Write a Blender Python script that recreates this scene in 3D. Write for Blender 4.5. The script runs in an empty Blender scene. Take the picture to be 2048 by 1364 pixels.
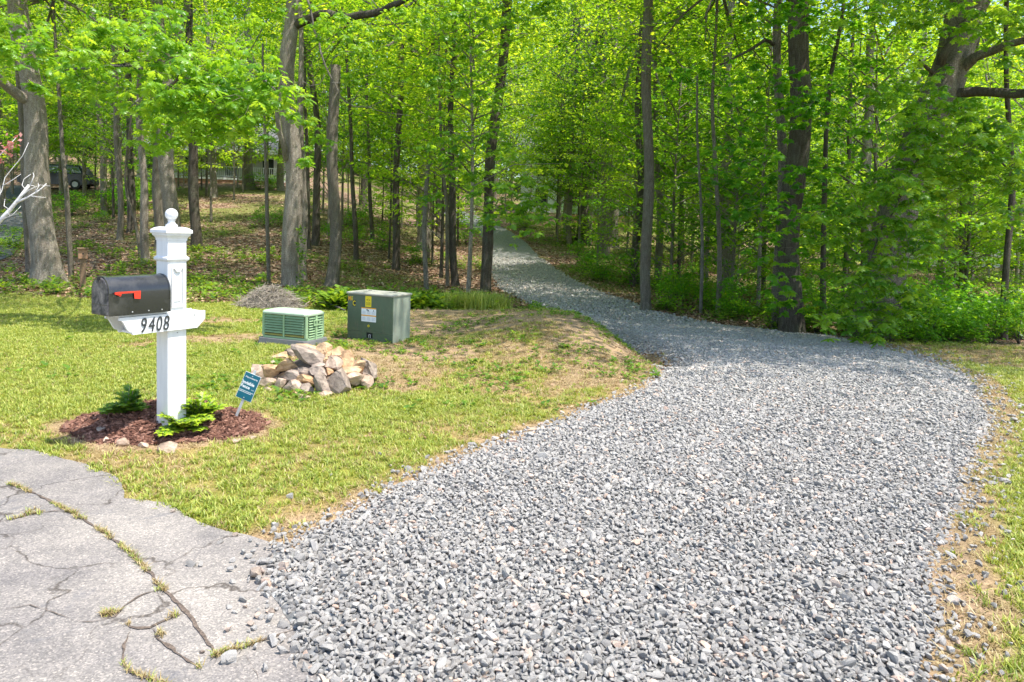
import bpy, math, random
import numpy as np
from mathutils import Vector, Matrix, Euler

# ------------------------------------------------------------------ camera, world, sun, exposure
rnd = random.Random(11)
rg = np.random.default_rng(11)
sc = bpy.context.scene
COL = sc.collection
CAM_Z = 1.65
PITCH = math.radians(3.44)
ROLL = 0.03
FPX = 1365.0
cam_d = bpy.data.cameras.new("camera")
cam = bpy.data.objects.new("camera", cam_d)
COL.objects.link(cam)
cam_d.sensor_width = 36.0
cam_d.lens = 36.0 * FPX / 2048.0
cam_d.shift_y = -140.0 / 2048.0
cam_d.clip_start = 0.05
cam_d.clip_end = 600.0
CR = Matrix.Rotation(math.pi / 2 - PITCH, 4, 'X') @ Matrix.Rotation(ROLL, 4, 'Z')
cam.matrix_world = Matrix.Translation((0, 0, CAM_Z)) @ CR
sc.camera = cam
R3 = np.array(CR.to_3x3())
CAMP = np.array([0, 0, CAM_Z])

w = bpy.data.worlds.new("World")
sc.world = w
w.use_nodes = True
nt = w.node_tree
SUN_AZ = math.atan2(0.95, -0.33)      # clockwise from +Y
SUN_EL = math.radians(67)
sky = nt.nodes.new('ShaderNodeTexSky')
sky.sky_type = 'NISHITA'
sky.sun_disc = False
sky.sun_elevation = SUN_EL
sky.sun_rotation = SUN_AZ
sky.air_density = 1.0
sky.dust_density = 1.2
nt.links.new(sky.outputs[0], nt.nodes['Background'].inputs[0])
nt.nodes['Background'].inputs[1].default_value = 0.15
sl = bpy.data.lights.new("sun", 'SUN')
sl.energy = 3.5
sl.angle = math.radians(0.53)
sl.color = (1.0, 0.95, 0.87)
so = bpy.data.objects.new("sun", sl)
COL.objects.link(so)
SDIR = Vector((math.sin(SUN_AZ) * math.cos(SUN_EL), math.cos(SUN_AZ) * math.cos(SUN_EL), math.sin(SUN_EL)))
so.rotation_euler = SDIR.to_track_quat('Z', 'Y').to_euler()
so.location = (20, 10, 40)
sc.view_settings.view_transform = 'Standard'
sc.view_settings.look = 'None'
sc.view_settings.gamma = 1.0
sc.view_settings.use_curve_mapping = False
sc.view_settings.exposure = 1.18
sc.render.engine = 'CYCLES'
sc.cycles.max_bounces = 14
sc.cycles.diffuse_bounces = 8
sc.cycles.transmission_bounces = 12
sc.cycles.use_denoising = True

# ------------------------------------------------------------------ maths helpers
def S(a, b, x):
    t = np.clip((np.asarray(x, float) - a) / (b - a), 0, 1)
    return t * t * (3 - 2 * t)

def _hash(i, j, s):
    n = (i.astype(np.int64) * 374761393 + j.astype(np.int64) * 668265263 + s * 1442695041) & 0xffffffff
    n = ((n ^ (n >> 13)) * 1274126177) & 0xffffffff
    n = n ^ (n >> 16)
    return (n & 0xffff) / 65535.0

def vn(x, y, s=0):
    x = np.asarray(x, float); y = np.asarray(y, float)
    i = np.floor(x); j = np.floor(y)
    fx = x - i; fy = y - j
    fx = fx * fx * (3 - 2 * fx); fy = fy * fy * (3 - 2 * fy)
    i = i.astype(np.int64); j = j.astype(np.int64)
    a = _hash(i, j, s); b = _hash(i + 1, j, s); c = _hash(i, j + 1, s); d = _hash(i + 1, j + 1, s)
    return (a * (1 - fx) + b * fx) * (1 - fy) + (c * (1 - fx) + d * fx) * fy

def fbm(x, y, s=0, o=4):
    r = 0; a = 0.5; t = 0
    for k in range(o):
        r = r + a * vn(x * 2 ** k, y * 2 ** k, s + k * 17); t += a; a *= 0.5
    return r / t

def base_H(x, y):
    x = np.asarray(x, float); y = np.asarray(y, float)
    u = x / np.maximum(y, 4.0)
    z = -0.33 * S(8.5, 16, y)
    k = 0.105 + 0.045 * S(-0.1, -0.35, u) if False else 0.105 + 0.045 * (1 - S(-0.35, -0.1, u))
    k = k * (1 - 0.86 * S(0.2, 0.42, u))
    y0 = 26 - 4 * (1 - S(-0.35, -0.1, u))
    d = (y - y0) / 3.0
    z = z + k * 3.0 * np.log1p(np.exp(np.clip(d, -30, 30)))* np.where(d > 30, 1, 1) + np.where(d > 30, k * 3.0 * (d - 30), 0)
    # mound beside the gravel
    ex = 1 - S(1.15, 2.0, x + 0.25 * (fbm(x * .7, y * .7, 5) - .5))
    ey = 1 - S(13.6, 15.6, y)
    el = S(-5.0, -1.0, x)
    ef = S(8.0, 10.5, y)
    m = ex * ey
    z = z + m * (0.33 * S(8.5, 16, y) * el + 0.33 * np.exp(-((x - .7) / 1.05) ** 2 - ((y - 10.6) / 2.5) ** 2))
    z = z - 0.12 * S(1.5, 2.6, x) * S(8, 10.5, y) * (1 - S(15, 20, y))
    # ditch between mound and driveway
    z = z - 0.20 * np.exp(-((x - 2.15) / 0.30) ** 2) * S(8.2, 9.4, y) * (1 - S(14, 15.5, y))
    z = z + 0.10 * (fbm(x * .23, y * .23, 3) - .5) * S(9, 20, y) + 0.03 * (fbm(x * .9, y * .9, 8) - .5) * S(5, 8, y)
    return z

BED_C = (-2.74, 5.40)
def bed_r(x, y):
    return np.sqrt(((x - BED_C[0]) / 0.76) ** 2 + ((y - BED_C[1]) / 0.50) ** 2) + 0.12 * (vn(np.asarray(x) * 4, np.asarray(y) * 4, 2) - .5)

def H(x, y):
    b = np.clip(1 - bed_r(x, y), 0, 1)
    return base_H(x, y) + 0.15 * S(0, .75, b)

def px_ray(px, py):
    c = np.array([(px - 1024) / FPX, (542 - py) / FPX, -1.0])
    d = R3 @ c
    return d / np.linalg.norm(d)

def at_ground(px, py, hf=None):
    hf = hf or H
    d = px_ray(px, py)
    t = np.concatenate([np.arange(1.5, 30, .03), np.arange(30, 200, .25)])
    P = CAMP[None] + t[:, None] * d[None]
    g = P[:, 2] - hf(P[:, 0], P[:, 1])
    k = np.argmax(g < 0)
    if g[k] >= 0: k = len(t) - 1
    a, b = t[k - 1], t[k]
    for _ in range(12):
        m = (a + b) / 2; Q = CAMP + m * d
        if Q[2] - hf(Q[0], Q[1]) < 0: b = m
        else: a = m
    return CAMP + a * d

def at_y(px, py, Y):
    d = px_ray(px, py)
    return CAMP + d * (Y / d[1])

def proj(P):
    c = R3.T @ (np.array(P) - CAMP)
    return 1024 + FPX * c[0] / -c[2], 542 - FPX * c[1] / -c[2]

# ------------------------------------------------------------------ mesh helpers
def mesh_np(name, V, polys, attr=None, smooth=False):
    """V (N,3); polys list of int arrays (M,k)"""
    me = bpy.data.meshes.new(name)
    V = np.asarray(V, np.float32)
    me.vertices.add(len(V)); me.vertices.foreach_set('co', V.ravel())
    loops = np.concatenate([np.asarray(p).ravel() for p in polys]).astype(np.int32)
    tot = np.concatenate([np.full(len(p), np.asarray(p).shape[1]) for p in polys]).astype(np.int32)
    st = np.concatenate([[0], np.cumsum(tot)[:-1]]).astype(np.int32)
    me.loops.add(len(loops)); me.loops.foreach_set('vertex_index', loops)
    me.polygons.add(len(tot)); me.polygons.foreach_set('loop_start', st); me.polygons.foreach_set('loop_total', tot)
    if smooth: me.polygons.foreach_set('use_smooth', np.ones(len(tot), bool))
    me.update(calc_edges=True)
    if attr:
        for k, a in attr.items():
            a = np.asarray(a, np.float32)
            if a.ndim == 1:
                at = me.attributes.new(k, 'FLOAT', 'POINT'); at.data.foreach_set('value', a)
            else:
                at = me.attributes.new(k, 'FLOAT_COLOR', 'POINT'); at.data.foreach_set('color', a.ravel())
    me.validate()
    return me

def obj(name, me, m=None, parent=None, loc=None, rot=None):
    o = bpy.data.objects.new(name, me)
    COL.objects.link(o)
    if m is not None and len(me.materials) == 0:
        for q in (m if isinstance(m, (list, tuple)) else [m]): me.materials.append(q)
    if parent is not None: o.parent = parent
    if loc is not None: o.location = loc
    if rot is not None: o.rotation_euler = rot
    return o

def empty(name, loc, rz=0.0, rot=None):
    o = bpy.data.objects.new(name, None); COL.objects.link(o)
    o.empty_display_size = 0.2
    o.location = loc; o.rotation_euler = rot if rot else (0, 0, rz)
    return o

def tag(o, label=None, cat=None, group=None, kind=None):
    if label: o['label'] = label
    if cat: o['category'] = cat
    if group: o['group'] = group
    if kind: o['kind'] = kind
    return o

class MB:
    def __init__(s): s.v = []; s.f = []
    def add(s, vs, fs):
        n = len(s.v); s.v += [tuple(p) for p in vs]; s.f += [tuple(i + n for i in f) for f in fs]
    def box(s, x0, x1, y0, y1, z0, z1, b=0.0):
        if b <= 0:
            s.add([(x0,y0,z0),(x1,y0,z0),(x1,y1,z0),(x0,y1,z0),(x0,y0,z1),(x1,y0,z1),(x1,y1,z1),(x0,y1,z1)],
                  [(0,3,2,1),(4,5,6,7),(0,1,5,4),(1,2,6,5),(2,3,7,6),(3,0,4,7)])
        else:
            s.loft_rect([(z0, b), (z0 + b, 0), (z1 - b, 0), (z1, b)], x0, x1, y0, y1, b)
    def loft_rect(s, prof, x0, x1, y0, y1, c=0.0):
        """prof: (z, inset); chamfered-corner rectangle rings"""
        rings = []
        for z, i in prof:
            a0, a1, b0, b1 = x0 + i, x1 - i, y0 + i, y1 - i
            if c > 0:
                r = [(a0 + c, b0), (a1 - c, b0), (a1, b0 + c), (a1, b1 - c), (a1 - c, b1), (a0 + c, b1), (a0, b1 - c), (a0, b0 + c)]
            else: r = [(a0, b0), (a1, b0), (a1, b1), (a0, b1)]
            rings.append([(p[0], p[1], z) for p in r])
        s.loft(rings)
    def loft(s, rings, cap=True, closed=True):
        k = len(rings[0]); vs = [p for r in rings for p in r]; fs = []
        for i in range(len(rings) - 1):
            for j in range(k if closed else k - 1):
                a = i * k + j; b = i * k + (j + 1) % k
                fs.append((a, b, b + k, a + k))
        if cap:
            fs.append(tuple(range(k))[::-1]); fs.append(tuple((len(rings) - 1) * k + j for j in range(k)))
        s.add(vs, fs)
    def tube(s, pts, rad, n=8, noise=0.0, seed=0, cap=True):
        pts = [Vector(p) for p in pts]; rings = []
        r_ = random.Random(seed)
        prev = None
        for i, p in enumerate(pts):
            d = (pts[min(i + 1, len(pts) - 1)] - pts[max(i - 1, 0)]).normalized()
            if prev is None:
                a = d.orthogonal().normalized()
            else:
                a = (prev - d * prev.dot(d)).normalized()
            prev = a; b = d.cross(a)
            rr = rad[i] if hasattr(rad, '__len__') else rad
            rings.append([tuple(p + (a * math.cos(t) + b * math.sin(t)) * rr * (1 + noise * r_.uniform(-1, 1)))
                          for t in [2 * math.pi * j / n for j in range(n)]])
        s.loft(rings, cap=cap)
    def lathe(s, prof, n=24, c=(0, 0)):
        rings = [[(c[0] + r * math.cos(2 * math.pi * j / n), c[1] + r * math.sin(2 * math.pi * j / n), z) for j in range(n)] for r, z in prof]
        s.loft(rings)
    def prism(s, poly, y0, y1):
        """poly of (x,z) extruded along y"""
        n = len(poly)
        vs = [(p[0], y0, p[1]) for p in poly] + [(p[0], y1, p[1]) for p in poly]
        fs = [tuple(range(n)), tuple(range(n, 2 * n))[::-1]] + [(i, i + n, (i + 1) % n + n, (i + 1) % n) for i in range(n)]
        s.add(vs, fs)
    def mesh(s, name, smooth=False):
        me = bpy.data.meshes.new(name); me.from_pydata(s.v, [], s.f)
        me.validate(); 
        import bmesh
        bm = bmesh.new(); bm.from_mesh(me); bmesh.ops.recalc_face_normals(bm, faces=bm.faces); bm.to_mesh(me); bm.free()
        if smooth:
            me.polygons.foreach_set('use_smooth', np.ones(len(me.polygons), bool))
        return me
    def obj(s, name, m, parent=None, smooth=False, **k): return obj(name, s.mesh(name, smooth), m, parent, **k)

def text_mesh(txt, size, ext=0.001, shear=0.0, bold=0.0, align='LEFT', spacing=1.0):
    cu = bpy.data.curves.new('text', 'FONT'); cu.body = txt; cu.size = size; cu.extrude = ext; cu.shear = shear
    cu.offset = bold; cu.align_x = align; cu.space_character = spacing; cu.resolution_u = 4
    o = bpy.data.objects.new('text', cu); COL.objects.link(o)
    me = bpy.data.meshes.new_from_object(o.evaluated_get(bpy.context.evaluated_depsgraph_get()))
    bpy.data.objects.remove(o); bpy.data.curves.remove(cu)
    return me

# ------------------------------------------------------------------ materials
def nodes(name):
    m = bpy.data.materials.new(name); m.use_nodes = True
    t = m.node_tree; b = t.nodes['Principled BSDF']
    return m, t, b

def N(t, typ, **kw):
    n = t.nodes.new(typ)
    for k, v in kw.items(): setattr(n, k, v)
    return n

def ramp(t, fac, stops, interp='LINEAR'):
    r = N(t, 'ShaderNodeValToRGB'); r.color_ramp.interpolation = interp
    e = r.color_ramp.elements
    e[0].position = stops[0][0]; e[0].color = (*stops[0][1], 1)
    e[1].position = stops[-1][0]; e[1].color = (*stops[-1][1], 1)
    for p, c in stops[1:-1]:
        q = e.new(p); q.color = (*c, 1)
    t.links.new(fac, r.inputs[0]); return r.outputs[0]

def mix(t, fac, a, b, mode='MIX'):
    m = N(t, 'ShaderNodeMix', data_type='RGBA', blend_type=mode)
    for s, v in ((0, fac), (6, a), (7, b)):
        if isinstance(v, (int, float)): m.inputs[s].default_value = v
        elif isinstance(v, tuple): m.inputs[s].default_value = (*v, 1) if len(v) == 3 else v
        else: t.links.new(v, m.inputs[s])
    return m.outputs[2]

def noise(t, scale, detail=4, co=None, rough=0.6, dist=0.0, vec=None):
    n = N(t, 'ShaderNodeTexNoise'); n.inputs['Scale'].default_value = scale; n.inputs['Detail'].default_value = detail
    n.inputs['Roughness'].default_value = rough; n.inputs['Distortion'].default_value = dist
    if co is None:
        co = N(t, 'ShaderNodeTexCoord').outputs['Object']
    if vec:
        mp = N(t, 'ShaderNodeMapping'); mp.inputs['Scale'].default_value = vec; t.links.new(co, mp.inputs[0]); co = mp.outputs[0]
    t.links.new(co, n.inputs[0]); return n.outputs[0]

def bump(t, b, h, strength=0.3, dist=0.01):
    n = N(t, 'ShaderNodeBump'); n.inputs['Strength'].default_value = strength; n.inputs['Distance'].default_value = dist
    t.links.new(h, n.inputs['Height']); t.links.new(n.outputs[0], b.inputs['Normal']); return n

def mat_plain(name, col, rough=0.6, var=0.15, scale=8, metal=0.0, bumps=0.0, bscale=80, spec=0.5):
    m, t, b = nodes(name)
    f = noise(t, scale)
    c = ramp(t, f, [(0.3, tuple(v * (1 - var) for v in col)), (0.7, tuple(min(v * (1 + var), 1) for v in col))])
    t.links.new(c, b.inputs['Base Color'])
    b.inputs['Roughness'].default_value = rough; b.inputs['Metallic'].default_value = metal
    b.inputs['Specular IOR Level'].default_value = spec
    if bumps: bump(t, b, noise(t, bscale, 3), bumps, 0.004)
    return m

def mat_leaf(name, stops, trans=0.5, rough=0.45, tcol=None, tint=0.4):
    m, t, b = nodes(name)
    at = N(t, 'ShaderNodeAttribute', attribute_name='v').outputs['Fac']
    oi = N(t, 'ShaderNodeObjectInfo').outputs['Random']
    ad = N(t, 'ShaderNodeMath', operation='MULTIPLY_ADD'); t.links.new(oi, ad.inputs[0]); ad.inputs[1].default_value = tint
    t.links.new(at, ad.inputs[2])
    sb = N(t, 'ShaderNodeMath', operation='SUBTRACT'); t.links.new(ad.outputs[0], sb.inputs[0]); sb.inputs[1].default_value = tint / 2
    c = ramp(t, sb.outputs[0], stops)
    t.links.new(c, b.inputs['Base Color'])
    b.inputs['Roughness'].default_value = rough
    b.inputs['Specular IOR Level'].default_value = 0.5
    tr = N(t, 'ShaderNodeBsdfTranslucent')
    tc = mix(t, 1.0, c, tcol or (2.0, 1.6, 0.6), 'MULTIPLY')
    t.links.new(tc, tr.inputs[0])
    mx = N(t, 'ShaderNodeMixShader'); mx.inputs[0].default_value = trans
    t.links.new(b.outputs[0], mx.inputs[1]); t.links.new(tr.outputs[0], mx.inputs[2])
    t.links.new(mx.outputs[0], t.nodes['Material Output'].inputs[0])
    return m

def mat_bark(name, lo, hi, scale=1.0, moss=0.0):
    m, t, b = nodes(name)
    co = N(t, 'ShaderNodeTexCoord').outputs['Object']
    n1 = noise(t, 16 * scale, 6, co, 0.7, 0.6, (1, 1, 0.16))
    n2 = noise(t, 2.2, 3, co)
    n3 = noise(t, 60 * scale, 3, co, 0.6, 0, (1, 1, 0.3))
    v = N(t, 'ShaderNodeTexVoronoi', feature='DISTANCE_TO_EDGE')
    mp = N(t, 'ShaderNodeMapping'); mp.inputs['Scale'].default_value = (22 * scale, 22 * scale, 3.5 * scale)
    dn = N(t, 'ShaderNodeVectorMath', operation='ADD'); t.links.new(co, dn.inputs[0])
    nn = N(t, 'ShaderNodeTexNoise'); nn.inputs['Scale'].default_value = 9
    sc_ = N(t, 'ShaderNodeVectorMath', operation='SCALE'); sc_.inputs['Scale'].default_value = 0.1
    t.links.new(co, nn.inputs[0]); t.links.new(nn.outputs[1], sc_.inputs[0]); t.links.new(sc_.outputs[0], dn.inputs[1])
    t.links.new(dn.outputs[0], mp.inputs[0]); t.links.new(mp.outputs[0], v.inputs[0])
    fis = N(t, 'ShaderNodeMapRange'); fis.inputs[1].default_value = 0.0; fis.inputs[2].default_value = 0.25
    t.links.new(v.outputs[0], fis.inputs[0])
    hgt = N(t, 'ShaderNodeMath', operation='MULTIPLY_ADD'); t.links.new(fis.outputs[0], hgt.inputs[0]); hgt.inputs[1].default_value = 0.6
    t.links.new(n1, hgt.inputs[2])
    c = ramp(t, n1, [(0.3, lo), (0.55, tuple((a + b_) / 2 for a, b_ in zip(lo, hi))), (0.72, hi)])
    fc = ramp(t, fis.outputs[0], [(0.0, (0.30, 0.28, 0.26)), (0.6, (1.05, 1.05, 1.05))])
    c = mix(t, 1.0, c, fc, 'MULTIPLY')
    c = mix(t, 0.35, c, ramp(t, n2, [(0.35, (0.55, 0.5, 0.42)), (0.65, (1.3, 1.3, 1.25))]), 'MULTIPLY')
    if moss: c = mix(t, ramp(t, n2, [(0.5, (0, 0, 0)), (0.65, (moss,) * 3)]), c, (0.16, 0.2, 0.11))
    t.links.new(c, b.inputs['Base Color']); b.inputs['Roughness'].default_value = 0.9
    b.inputs['Specular IOR Level'].default_value = 0.2
    bump(t, b, hgt.outputs[0], 0.9, 0.03)
    return m

M = {}
M['bark_oak'] = mat_bark('oak bark', (0.36, 0.30, 0.25), (0.74, 0.67, 0.58), 1.0)
M['bark_grey'] = mat_bark('grey bark', (0.26, 0.22, 0.18), (0.60, 0.54, 0.46), 1.5, 0.3)
M['bark_dark'] = mat_bark('dark bark', (0.11, 0.09, 0.072), (0.33, 0.29, 0.245), 1.3, 0.3)
M['bark_pale'] = mat_bark('pale dead wood', (0.30, 0.27, 0.24), (0.62, 0.58, 0.53), 2.2)
M['twig'] = mat_plain('twig', (0.30, 0.25, 0.20), 0.9, 0.3, 30)
G1 = [(0.0, (0.06, 0.17, 0.014)), (0.4, (0.15, 0.32, 0.022)), (0.75, (0.28, 0.47, 0.034)), (1.0, (0.44, 0.58, 0.07))]
M['leaf_canopy'] = mat_leaf('canopy leaf', G1, 0.6)
M['leaf_under'] = mat_leaf('understory leaf', [(0.0, (0.06, 0.19, 0.018)), (0.5, (0.18, 0.38, 0.026)), (1.0, (0.38, 0.56, 0.06))], 0.58)
M['leaf_oak'] = mat_leaf('oak leaf', [(0.0, (0.09, 0.24, 0.025)), (0.5, (0.19, 0.39, 0.035)), (1.0, (0.33, 0.51, 0.07))], 0.55, 0.35)
M['leaf_gum'] = mat_leaf('star leaf', [(0.0, (0.07, 0.23, 0.022)), (0.6, (0.15, 0.38, 0.03)), (1.0, (0.30, 0.52, 0.04))], 0.58, 0.4)
M['leaf_cover'] = mat_leaf('ground cover leaf', [(0.0, (0.06, 0.15, 0.02)), (0.6, (0.15, 0.29, 0.03)), (1.0, (0.28, 0.42, 0.05))], 0.45)
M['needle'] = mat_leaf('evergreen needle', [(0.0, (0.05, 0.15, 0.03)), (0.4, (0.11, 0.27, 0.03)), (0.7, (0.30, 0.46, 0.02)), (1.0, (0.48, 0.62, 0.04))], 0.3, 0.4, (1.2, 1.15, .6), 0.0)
M['leaf_red'] = mat_leaf('red leaf', [(0.0, (0.45, 0.16, 0.14)), (1.0, (0.66, 0.38, 0.33))], 0.4, 0.4, (1.3, 0.8, .7), 0)
M['dead_leaf'] = mat_leaf('dead leaf', [(0.0, (0.12, 0.055, 0.03)), (0.5, (0.32, 0.18, 0.105)), (1.0, (0.56, 0.39, 0.27))], 0.1, 0.7, (1.2, 1, .8), 1.0)
M['grass_green'] = mat_leaf('green grass', [(0.0, (0.17, 0.25, 0.03)), (0.5, (0.35, 0.42, 0.06)), (1.0, (0.56, 0.56, 0.15))], 0.3, 0.5, (1.4, 1.25, .6), 0.6)
M['grass_straw'] = mat_leaf('dry grass', [(0.0, (0.22, 0.155, 0.06)), (0.5, (0.38, 0.29, 0.125)), (1.0, (0.56, 0.45, 0.25))], 0.2, 0.6, (1.2, 1.05, .8), 0.5)
M['white'] = mat_plain('white painted wood', (0.76, 0.765, 0.76), 0.5, 0.04, 30, bumps=0.15, bscale=60)
def white_mat():
    m, t, b = nodes('white painted wood')
    co = N(t, 'ShaderNodeTexCoord').outputs['Object']
    a = noise(t, 14, 5, co, .7, .3, (1, 1, .12)); d = noise(t, 5, 6, co, .75)
    c = ramp(t, a, [(.35, (.70, .70, .69)), (.6, (.79, .79, .78))])
    c = mix(t, ramp(t, d, [(.58, (0, 0, 0)), (.74, (.35, .35, .35))]), c, (.50, .50, .45))
    sx = N(t, 'ShaderNodeSeparateXYZ'); t.links.new(co, sx.inputs[0])
    mr = N(t, 'ShaderNodeMapRange'); mr.inputs[1].default_value = .02; mr.inputs[2].default_value = .22; mr.inputs[3].default_value = .55; mr.inputs[4].default_value = 0; t.links.new(sx.outputs[2], mr.inputs[0])
    ml = N(t, 'ShaderNodeMath', operation='MULTIPLY'); t.links.new(mr.outputs[0], ml.inputs[0]); t.links.new(noise(t, 22, 4, co), ml.inputs[1])
    c = mix(t, ml.outputs[0], c, (.36, .27, .2))
    t.links.new(c, b.inputs['Base Color']); b.inputs['Roughness'].default_value = .55; bump(t, b, a, .15, .004); return m
M['white'] = white_mat()

def ground_mat():
    m, t, b = nodes('ground')
    col = N(t, 'ShaderNodeAttribute', attribute_name='col')
    lit = N(t, 'ShaderNodeAttribute', attribute_name='litter').outputs['Fac']
    co = N(t, 'ShaderNodeTexCoord').outputs['Object']
    n1 = noise(t, 3.0, 8, co, 0.75); n2 = noise(t, 45, 4, co, 0.7); n3 = noise(t, 220, 2, co)
    c = mix(t, 1.0, col.outputs['Color'], ramp(t, n1, [(0.32, (0.72, 0.72, 0.72)), (0.68, (1.25, 1.22, 1.18))]), 'MULTIPLY')
    c = mix(t, 1.0, c, ramp(t, n2, [(0.3, (0.55, 0.55, 0.52)), (0.7, (1.4, 1.35, 1.3))]), 'MULTIPLY')
    v = N(t, 'ShaderNodeTexVoronoi'); v.inputs['Scale'].default_value = 11; t.links.new(co, v.inputs[0])
    sp = N(t, 'ShaderNodeSeparateColor'); t.links.new(v.outputs['Color'], sp.inputs[0])
    lc = ramp(t, sp.outputs[0], [(0.0, (0.07, 0.04, 0.028)), (0.35, (0.17, 0.10, 0.065)), (0.7, (0.30, 0.19, 0.13)), (1.0, (0.52, 0.40, 0.32))])
    lc = mix(t, 1.0, lc, ramp(t, n2, [(0.3, (0.6, 0.6, 0.6)), (0.7, (1.3, 1.3, 1.3))]), 'MULTIPLY')
    c = mix(t, lit, c, lc)
    t.links.new(c, b.inputs['Base Color']); b.inputs['Roughness'].default_value = 0.95; b.inputs['Specular IOR Level'].default_value = 0.1
    ad = N(t, 'ShaderNodeMath', operation='MULTIPLY_ADD'); t.links.new(n2, ad.inputs[0]); ad.inputs[1].default_value = 1.0
    ml = N(t, 'ShaderNodeMath', operation='MULTIPLY'); t.links.new(v.outputs[0], ml.inputs[0]); t.links.new(lit, ml.inputs[1])
    t.links.new(ml.outputs[0], ad.inputs[2])
    bump(t, b, ad.outputs[0], 0.8, 0.03)
    return m
M['ground'] = ground_mat()

def gravel_bed_mat():
    m, t, b = nodes('gravel bed')
    co = N(t, 'ShaderNodeTexCoord').outputs['Object']
    v = N(t, 'ShaderNodeTexVoronoi'); v.inputs['Scale'].default_value = 26; t.links.new(co, v.inputs[0])
    sp = N(t, 'ShaderNodeSeparateColor'); t.links.new(v.outputs['Color'], sp.inputs[0])
    c = ramp(t, sp.outputs[0], [(0.0, (0.22, 0.22, 0.22)), (0.5, (0.32, 0.325, 0.32)), (0.93, (0.43, 0.43, 0.42)), (0.96, (0.5, 0.4, 0.33))])
    c = mix(t, 1.0, c, ramp(t, v.outputs[0], [(0.25, (1, 1, 1)), (0.7, (0.45, 0.45, 0.45))]), 'MULTIPLY')
    t.links.new(c, b.inputs['Base Color']); b.inputs['Roughness'].default_value = 0.9
    iv = N(t, 'ShaderNodeMath', operation='SUBTRACT'); iv.inputs[0].default_value = 1; t.links.new(v.outputs[0], iv.inputs[1])
    bump(t, b, iv.outputs[0], 1.0, 0.03)
    return m
M['gravel_bed'] = gravel_bed_mat()

def stone_mat(name, stops, tintr=True, scale=70, rough=0.85, amt=.8):
    m, t, b = nodes(name)
    oi = N(t, 'ShaderNodeObjectInfo').outputs['Random']
    c = ramp(t, oi, stops)
    co = N(t, 'ShaderNodeTexCoord').outputs['Object']
    n = noise(t, scale, 6, co, 0.7)
    n2 = noise(t, scale * 0.15, 4, co, 0.6)
    c = mix(t, min(1, amt * 1.25), c, ramp(t, n, [(0.32, (0.72, 0.72, 0.74)), (0.68, (1.3, 1.29, 1.27))]), 'MULTIPLY')
    c = mix(t, amt, c, ramp(t, n2, [(0.35, (0.75, 0.72, 0.7)), (0.65, (1.22, 1.2, 1.18))]), 'MULTIPLY')
    n3 = noise(t, scale * .4, 5, co, 0.7, 1.5, (1, 1, 3))
    c = mix(t, amt if amt > .5 else 0.0, c, ramp(t, n3, [(0.38, (0.62, 0.6, 0.58)), (0.55, (1.12, 1.1, 1.08))]), 'MULTIPLY')
    t.links.new(c, b.inputs['Base Color']); b.inputs['Roughness'].default_value = rough
    b.inputs['Specular IOR Level'].default_value = 0.35
    bump(t, b, n, 0.6, 0.012)
    return m
M['gravel'] = stone_mat('crushed stone', [(0.0, (0.31, 0.295, 0.275)), (0.35, (0.375, 0.36, 0.338)), (0.8, (0.43, 0.413, 0.385)), (0.945, (0.50, 0.48, 0.45)), (0.955, (0.58, 0.42, 0.33)), (1.0, (0.66, 0.55, 0.46))], scale=90, amt=.4)
M['rock_grey'] = stone_mat('grey rock', [(0.0, (0.25, 0.205, 0.17)), (1.0, (0.37, 0.31, 0.26))], scale=14)
M['rock_tan'] = stone_mat('tan rock', [(0.0, (0.46, 0.30, 0.165)), (1.0, (0.60, 0.43, 0.26))], scale=14)
M['rock_pale'] = stone_mat('pale rock', [(0.0, (0.38, 0.285, 0.21)), (1.0, (0.50, 0.395, 0.31))], scale=14)
M['mulch'] = stone_mat('mulch chip', [(0.0, (0.09, 0.04, 0.027)), (0.6, (0.21, 0.10, 0.068)), (1.0, (0.40, 0.23, 0.17))], scale=60)

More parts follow.
